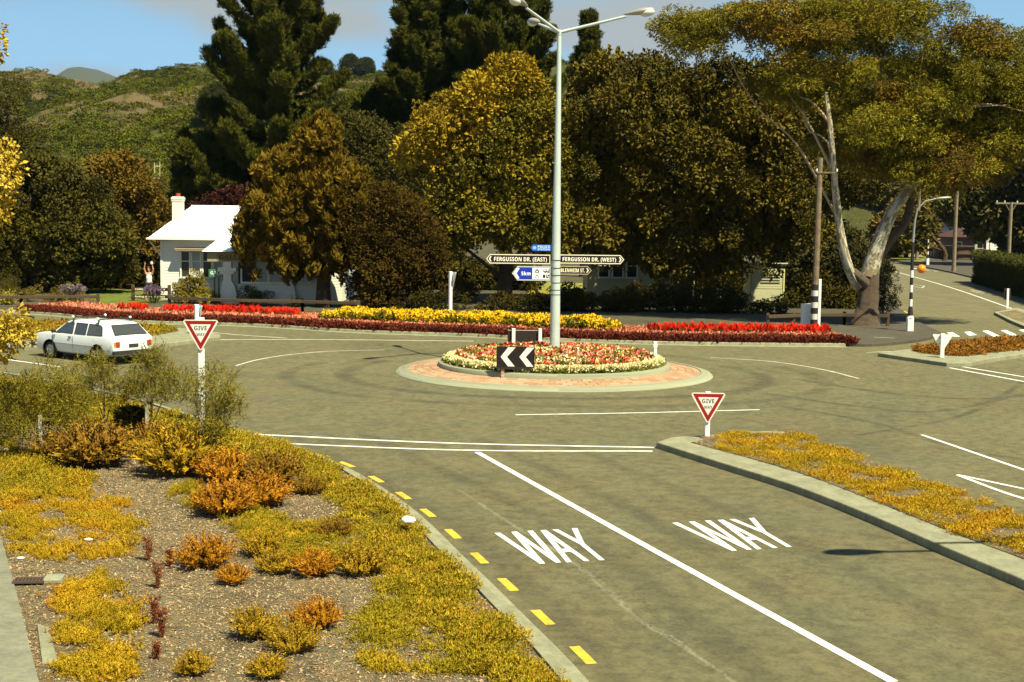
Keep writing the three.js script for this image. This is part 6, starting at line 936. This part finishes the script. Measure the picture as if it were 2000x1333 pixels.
{ // far houses along the side street
  const far = (label, px, py, z, w, h, wall, roofC, roofH) => { const x = px, t = thing('far_house', label, 'house', [x, 0, z], 0, 'houses far along the side street'); part('wall', box(w, h, 6, 0, h / 2, -3), weather(wall), t); part('roof', [at(new THREE.ConeGeometry(1, 1, 4).rotateY(Math.PI / 4).scale((w + 1.2) * 0.72, roofH, 7.4 * 0.72), 0, h + roofH / 2, -3)], mat(roofC, 0.8), t); for (const s of [-0.3, 0.3]) { const f = part('window', box(w * 0.22, h * 0.34, 0.08, w * s, h * 0.6, 0.02), trim, t); part('pane', box(w * 0.18, h * 0.28, 0.04, w * s, h * 0.6, 0.06), dimGlass, f); } };
  far('low house with a dark maroon roof beyond the far fence', [59.489, 2.166][0], 0, -186, 4.6, 2.6, [0.1, 0.06, 0.04], [0.05, 0.016, 0.012], 1.3);
  far('white house half hidden behind the far trees', [69.087, 3.887][0], 0, -230, 5.5, 4.6, [0.62, 0.64, 0.6], [0.5, 0.5, 0.5], 1.2);
  far('small white building at the far right below the dark trees', [67.24, 4.347][0], 0, -200, 2.6, 4.3, [0.66, 0.66, 0.62], [0.45, 0.3, 0.2], 0.5);
  const [x] = [66.447, 4.865], t = thing('climbing_frame', 'pale tubular climbing frame above the hedge', 'frame', [x, 0, -195]), m = mat([0.5, 0.42, 0.28], 0.6); part('tube', limb([[-1.2, 0, 0], [-1.0, 4.2, 0], [0, 5.3, 0], [1.0, 4.2, 0], [1.2, 0, 0]], 0.09, 0.09, 6), m, t); part('tube', bar([0, 0, 0.5], [0.05, 5.3, 0], 0.08), m, t); part('crossbar', bar([-1.2, 3.7, 0], [1.2, 3.7, 0], 0.08), m, t);
}

// ---------------------------------------------------------------- white station wagon
{
  const paint = new THREE.MeshPhysicalMaterial({ color: lin(0.72, 0.76, 0.76), roughness: 0.35, clearcoat: 0.6, clearcoatRoughness: 0.15, side: THREE.DoubleSide });
  const rubber = mat([0.02, 0.018, 0.016], 0.85), dark = mat([0.015, 0.013, 0.012], 0.6), glass = new THREE.MeshPhysicalMaterial({ color: lin(0.05, 0.055, 0.05), roughness: 0.05, clearcoat: 1, side: THREE.DoubleSide }), chrome = mat([0.5, 0.5, 0.48], 0.25, { metalness: 0.9 });
  const A = [-15.599, -47.944], head = [-0.788, -0.616], turn = Math.atan2(0.616, -0.788);   // where the near side front wheel touches the road, and the way it is heading
  const t = thing('station_wagon', 'white three door station wagon with roof rack driving away to the left', 'car');
  t.rotation.y = turn;
  // stations along the car, x forward, z to the near (left) side negative... half widths and heights in metres
  const S = [[-1.98, 0.70, 0.36, 0.80, 0.83, 0.66], [-1.95, 0.76, 0.30, 0.87, 0.90, 0.70], [-1.86, 0.785, 0.27, 0.885, 0.96, 0.70], [-1.52, 0.79, 0.24, 0.89, 1.315, 0.585], [-1.40, 0.79, 0.23, 0.89, 1.355, 0.58], [-1.0, 0.795, 0.22, 0.885, 1.375, 0.585], [-0.3, 0.795, 0.21, 0.88, 1.385, 0.59], [0.25, 0.795, 0.21, 0.875, 1.37, 0.585], [0.48, 0.795, 0.21, 0.875, 1.335, 0.58], [0.62, 0.795, 0.21, 0.875, 1.27, 0.60], [1.06, 0.79, 0.22, 0.872, 0.93, 0.70], [1.14, 0.79, 0.22, 0.868, 0.905, 0.70], [1.6, 0.785, 0.23, 0.845, 0.885, 0.66], [1.95, 0.77, 0.25, 0.80, 0.835, 0.64], [2.08, 0.75, 0.3, 0.74, 0.775, 0.62], [2.12, 0.70, 0.38, 0.66, 0.69, 0.58]];
  const ringOf = ([x, w, b, belt, top, rw]) => { const h = [[0, b], [w * 0.8, b], [w * 0.95, b + 0.06], [w, b + 0.2], [w * 1.005, lerp(b, belt, 0.6)], [w * 0.985, belt - 0.04], [w * 0.965, belt], [lerp(w * 0.955, rw, 0.92), lerp(belt, top, 0.88)], [rw * 0.9, top - 0.012], [rw * 0.5, top], [0, top + 0.004]]; return [...h.map(([z, y]) => [x, y, z]), ...h.slice(1, -1).reverse().map(([z, y]) => [x, y, -z])]; };
  const R = S.map(ringOf), m = R[0].length, pos = [], idx = [];
  R.forEach((q) => q.forEach((p) => pos.push(...p)));
  for (let i = 0; i + 1 < R.length; i++) for (let j = 0; j < m; j++) { const a = i * m + j, b = i * m + (j + 1) % m, c = a + m, d = b + m; idx.push(a, b, c, b, d, c); }
  for (const [i, flip] of [[0, 1], [R.length - 1, 0]]) { const c = pos.length / 3; pos.push(S[i][0], 0.55, 0); for (let j = 0; j < m; j++) { const a = i * m + j, b = i * m + (j + 1) % m; flip ? idx.push(c, b, a) : idx.push(c, a, b); } }
  let g = new THREE.BufferGeometry(); g.setAttribute('position', new THREE.Float32BufferAttribute(pos, 3)); g.setIndex(idx); g.computeVertexNormals(); g.setAttribute('uv', new THREE.Float32BufferAttribute(new Float32Array(pos.length / 3 * 2), 2));
  const WX = [1.21, -1.21], ev = new Evaluator(); ev.useGroups = false;
  let br = new Brush(g, paint); br.updateMatrixWorld();
  for (const x of WX) for (const s of [1, -1]) { const c = new Brush(new THREE.CylinderGeometry(0.35, 0.35, 0.34, 36).rotateX(Math.PI / 2), paint); c.position.set(x, 0.3, s * 0.7); c.updateMatrixWorld(); br = ev.evaluate(br, c, SUBTRACTION); br.updateMatrixWorld(); }
  const body = part('body', toCreasedNormals(br.geometry, 0.7), paint, t);
  for (const x of WX) for (const s of [1, -1]) part('wheel_well', new THREE.CylinderGeometry(0.345, 0.345, 0.3, 28, 1, true, 0, Math.PI * 2).rotateX(Math.PI / 2).translate(x, 0.3, s * 0.66), dark, t);
  const hw = (x, y) => { let i = 1; while (i < S.length - 1 && S[i][0] < x) i++; const a = S[i - 1], b = S[i], f = clamp((x - a[0]) / (b[0] - a[0])), v = a.map((q, k) => lerp(q, b[k], f)), y1 = lerp(v[3], v[4], 0.88); return lerp(v[1] * 0.965, lerp(v[1] * 0.955, v[5], 0.92), clamp((y - v[3]) / (y1 - v[3]))); };
  const pane = (c, out, name = 'side_window') => { for (const s of [1, -1]) { const v = [], P = c.map(([x, y]) => [x, y, s * (hw(x, y) + out)]), cc = P.reduce((q, p) => q.map((k, i) => k + p[i] / P.length), [0, 0, 0]); for (let i = 0; i < P.length; i++) v.push(...cc, ...P[i], ...P[(i + 1) % P.length]); const q = new THREE.BufferGeometry(); q.setAttribute('position', new THREE.Float32BufferAttribute(v, 3)); q.computeVertexNormals(); const pn = part(name, q, glass, t);
    const fr = []; for (let i = 0; i < P.length; i++) fr.push(bar(P[i], P[(i + 1) % P.length], 0.012, 0.012, 5)); part('window_trim', mergeGeometries(fr), dark, pn); } };
  pane([[0.93, 0.91], [0.52, 1.25], [0.12, 1.275], [0.06, 0.92]], 0.006); pane([[-0.04, 0.92], [0.0, 1.278], [-0.56, 1.278], [-0.6, 0.92]], 0.006); pane([[-0.68, 0.92], [-0.64, 1.278], [-1.18, 1.265], [-1.3, 1.2], [-1.42, 0.93]], 0.006);
  const quad = (a, b, c, d) => { const v = [...a, ...b, ...c, ...a, ...c, ...d], q = new THREE.BufferGeometry(); q.setAttribute('position', new THREE.Float32BufferAttribute(v, 3)); q.computeVertexNormals(); return q; };
  const rw = part('rear_window', quad([-1.865, 0.985, 0.6], [-1.865, 0.985, -0.6], [-1.575, 1.28, -0.5], [-1.575, 1.28, 0.5]), glass, t);
  part('window_trim', [bar([-1.867, 0.98, 0.61], [-1.867, 0.98, -0.61], 0.014), bar([-1.57, 1.285, 0.51], [-1.57, 1.285, -0.51], 0.014), bar([-1.867, 0.98, 0.61], [-1.57, 1.285, 0.51], 0.014), bar([-1.867, 0.98, -0.61], [-1.57, 1.285, -0.51], 0.014)], dark, rw);
  part('windscreen', quad([1.055, 0.955, 0.62], [1.055, 0.955, -0.62], [0.66, 1.262, -0.52], [0.66, 1.262, 0.52]), glass, t);
  for (const s of [1, -1]) {
    part('tail_light', bevelBox(0.03, 0.17, 0.15, 0.006, -1.985, 0.68, s * 0.6), mat([0.4, 0.03, 0.015], 0.25), t); part('indicator', bevelBox(0.03, 0.15, 0.06, 0.006, -1.975, 0.68, s * 0.705), mat([0.6, 0.22, 0.02], 0.3), t);
    part('headlight', bevelBox(0.03, 0.14, 0.26, 0.01, 2.115, 0.58, s * 0.5), mat([0.6, 0.6, 0.55], 0.15), t);
    part('door_handle', bevelBox(0.14, 0.025, 0.03, 0.005, 0.16, 0.8, s * 0.8), dark, t); part('door_seam', [box(0.012, 0.52, 0.01, -0.0, 0.58, s * 0.801), box(0.012, 0.55, 0.01, 1.04, 0.6, s * 0.797)], mat([0.2, 0.2, 0.2], 0.8), t);
    part('side_moulding', bevelBox(2.0, 0.03, 0.02, 0.004, -0.05, 0.56, s * 0.805), mat([0.3, 0.3, 0.3], 0.5), t);
    part('mirror', bevelBox(0.08, 0.1, 0.14, 0.01, 0.88, 0.95, s * 0.87), dark, t);
  }
  part('rear_bumper', bevelBox(0.16, 0.13, 1.62, 0.025, -2.03, 0.4, 0), rubber, t); part('front_bumper', bevelBox(0.16, 0.13, 1.6, 0.025, 2.14, 0.42, 0), rubber, t);
  part('number_plate', bevelBox(0.015, 0.11, 0.36, 0.004, -1.99, 0.62, 0), mat([0.03, 0.03, 0.03], 0.5), t); part('exhaust', bar([-1.5, 0.2, 0.4], [-2.02, 0.2, 0.42], 0.025), chrome, t); part('underbody', box(3.5, 0.08, 1.2, 0, 0.22, 0), dark, t);
  for (const x of WX) for (const s of [1, -1]) {
    const w = part('wheel', new THREE.TorusGeometry(0.215, 0.078, 14, 32).scale(1, 1, 1.1), rubber, t); w.position.set(x, 0.293, s * 0.7);
    part('rim', [at(new THREE.CylinderGeometry(0.17, 0.17, 0.12, 24), 0, 0, 0, Math.PI / 2), at(new THREE.TorusGeometry(0.165, 0.018, 8, 24), 0, 0, s * 0.062)], mat([0.42, 0.42, 0.38], 0.4, { metalness: 0.5 }), w); part('hub_cap', at(new THREE.SphereGeometry(0.075, 14, 8).scale(1, 1, 0.45), 0, 0, s * 0.06), chrome, w);
  }
  for (const x of [0.2, -1.05]) { const rb = part('roof_bar', [bar([x, 1.45, -0.62], [x, 1.45, 0.62], 0.02)], dark, t); for (const s of [1, -1]) { part('rack_foot', [bar([x, 1.44, s * 0.58], [x - 0.02, 1.3, s * 0.62], 0.03)], dark, rb); part('end_cap', new THREE.SphereGeometry(0.045, 10, 8).translate(x, 1.47, s * 0.62), whiteMetal, rb); } }
  t.scale.set(1.09, 0.98, 1.03); t.position.set(A[0] - head[0] * 1.32 - head[1] * 0.73, 0.004, A[1] - head[1] * 1.32 + head[0] * 0.73);
}

// ---------------------------------------------------------------- person with raised arms
{
  const t = thing('person', 'person in white singlet with both arms raised on the lawn by the gallery', 'person', [-19.769, 0.201, -77.2].map((v, i) => i === 1 ? 0.115 : v));
  function body(bones, lo, hi, cell, k) {
    const n = Math.ceil(Math.max(hi[0] - lo[0], hi[1] - lo[1], hi[2] - lo[2]) / cell) + 4, mc = new MarchingCubes(n, undefined, false, false, 120000), c = lo.map((v, i) => (v + hi[i]) / 2), half = n * cell / 2; mc.isolation = 0;
    for (let z = 0; z < n; z++) for (let y = 0; y < n; y++) for (let x = 0; x < n; x++) {
      const X = c[0] + (x / (n / 2) - 1) * half, Y = c[1] + (y / (n / 2) - 1) * half, Z = c[2] + (z / (n / 2) - 1) * half; let d = 1e3;
      for (const [a, b, ra, rb, fl = 1] of bones) { const bx = b[0] - a[0], by = b[1] - a[1], bz = b[2] - a[2], L = bx * bx + by * by + bz * bz, h = L ? clamp(((X - a[0]) * bx + (Y - a[1]) * by + (Z - a[2]) * bz) / L) : 0, e = Math.hypot(X - a[0] - bx * h, Y - a[1] - by * h, (Z - a[2] - bz * h) * fl) - lerp(ra, rb, h), q = clamp(0.5 + 0.5 * (d - e) / k); d = d * (1 - q) + e * q - k * q * (1 - q); }
      mc.field[x + y * n + z * n * n] = -d;
    }
    mc.update(); const g = new THREE.BufferGeometry(), cnt = mc.count; g.setAttribute('position', new THREE.BufferAttribute(mc.positionArray.slice(0, cnt * 3), 3)); g.setAttribute('normal', new THREE.BufferAttribute(mc.normalArray.slice(0, cnt * 3), 3)); return g.scale(half, half, half).translate(...c);
  }
  const skin = mat([0.42, 0.22, 0.12], 0.6), sh = [0.17, 1.42, 0], el = [0.24, 1.68, 0.06], wr = [0.19, 1.93, 0.1];
  const bones = [[[0, 0.98, 0], [0, 1.2, 0.01], 0.13, 0.14, 1.3], [[0, 1.2, 0.01], [0, 1.36, 0], 0.145, 0.13, 1.35], [[-0.12, 1.4, 0], [0.12, 1.4, 0], 0.075, 0.075], [[0, 1.42, 0], [0, 1.53, 0.01], 0.055, 0.052]];
  for (const s of [1, -1]) { const f = (p) => [p[0] * s, p[1], p[2]]; bones.push([f(sh), f(el), 0.058, 0.043], [f(el), f(wr), 0.042, 0.029], [f([0.09, 0.94, 0]), f([0.1, 0.5, 0.02]), 0.092, 0.058], [f([0.1, 0.5, 0.02]), f([0.11, 0.08, -0.02]), 0.055, 0.036], [f([0.11, 0.05, -0.02]), f([0.12, 0.03, 0.15]), 0.04, 0.03]); }
  const geos = [body(bones, [-0.35, 0, -0.2], [0.35, 2.0, 0.25], 0.018, 0.035)];
  geos.push(body([[[0, 1.66, 0], [0, 1.7, -0.005], 0.088, 0.095, 0.9], [[0, 1.585, 0.04], [0, 1.62, 0.03], 0.05, 0.065], [[0, 1.64, 0.095], [0, 1.615, 0.118], 0.01, 0.015], [[-0.025, 1.58, 0.085], [0.025, 1.58, 0.085], 0.011, 0.011], [[-0.088, 1.64, 0], [-0.095, 1.67, -0.01], 0.014, 0.018], [[0.088, 1.64, 0], [0.095, 1.67, -0.01], 0.014, 0.018], [[0, 1.5, 0], [0, 1.58, 0.01], 0.052, 0.05]], [-0.13, 1.46, -0.13], [0.13, 1.82, 0.14], 0.008, 0.02));
  for (const s of [1, -1]) { const f = (p) => [p[0] * s, p[1], p[2]], hb = [[f(wr), f([0.19, 1.985, 0.105]), 0.029, 0.034, 1.5]]; [[-0.03, 0.075], [-0.01, 0.088], [0.012, 0.083], [0.032, 0.064]].forEach(([dx, L], i) => hb.push([f([0.19 + dx * 0.8, 1.99, 0.105]), f([0.19 + dx, 1.99 + L * 0.55, 0.115]), 0.0095, 0.009], [f([0.19 + dx, 1.99 + L * 0.55, 0.115]), f([0.19 + dx * 1.1, 1.99 + L * 0.95, 0.14]), 0.009, 0.0075])); hb.push([f([0.165, 1.95, 0.11]), f([0.135, 1.985, 0.125]), 0.012, 0.01], [f([0.135, 1.985, 0.125]), f([0.13, 2.015, 0.135]), 0.01, 0.008]); geos.push(body(hb, [Math.min(s * 0.1, s * 0.25), 1.9, 0.05], [Math.max(s * 0.1, s * 0.25), 2.1, 0.17], 0.004, 0.008)); }
  part('body', geos, skin, t);
  part('singlet', body([[[0, 0.95, 0], [0, 1.2, 0.01], 0.148, 0.152, 1.25], [[0, 1.2, 0.01], [0, 1.33, 0], 0.156, 0.142, 1.3], [[-0.1, 1.36, 0], [-0.09, 1.45, 0], 0.06, 0.045], [[0.1, 1.36, 0], [0.09, 1.45, 0], 0.06, 0.045]], [-0.25, 0.75, -0.2], [0.25, 1.55, 0.2], 0.015, 0.03), mat([0.78, 0.78, 0.74], 0.9), t);
  part('shorts', body([[[0, 0.93, 0], [0, 0.98, 0], 0.145, 0.14, 1.2], [[0.085, 0.9, 0], [0.1, 0.6, 0.015], 0.108, 0.095], [[-0.085, 0.9, 0], [-0.1, 0.6, 0.015], 0.108, 0.095]], [-0.28, 0.5, -0.2], [0.28, 1.1, 0.2], 0.015, 0.03), mat([0.04, 0.04, 0.06], 0.9), t);
  part('hair', body([[[0, 1.7, -0.02], [0, 1.73, -0.01], 0.1, 0.098, 0.95], [[0, 1.64, -0.07], [0, 1.6, -0.06], 0.07, 0.05]], [-0.13, 1.52, -0.15], [0.13, 1.86, 0.1], 0.01, 0.02), mat([0.12, 0.05, 0.015], 0.9), t);
  for (const s of [1, -1]) { part('eye', new THREE.SphereGeometry(0.011, 8, 6).translate(s * 0.034, 1.655, 0.093), mat([0.03, 0.02, 0.015], 0.3), t); part('shoe', bevelBox(0.1, 0.08, 0.27, 0.02, s * 0.118, 0.04, 0.06), mat([0.3, 0.28, 0.25], 0.8), t); }
  const p = part('paper_scrap_held', new THREE.IcosahedronGeometry(0.075, 2).scale(1, 1.2, 0.5), mat([0.7, 0.68, 0.6], 0.9), scene); p.name = 'held_cloth'; p.position.set(t.position.x + 0.2, 2.12, t.position.z + 0.2); tag(p, 'white cloth held up in the raised hand of the person', 'cloth');
}
renderer.render(scene, camera);
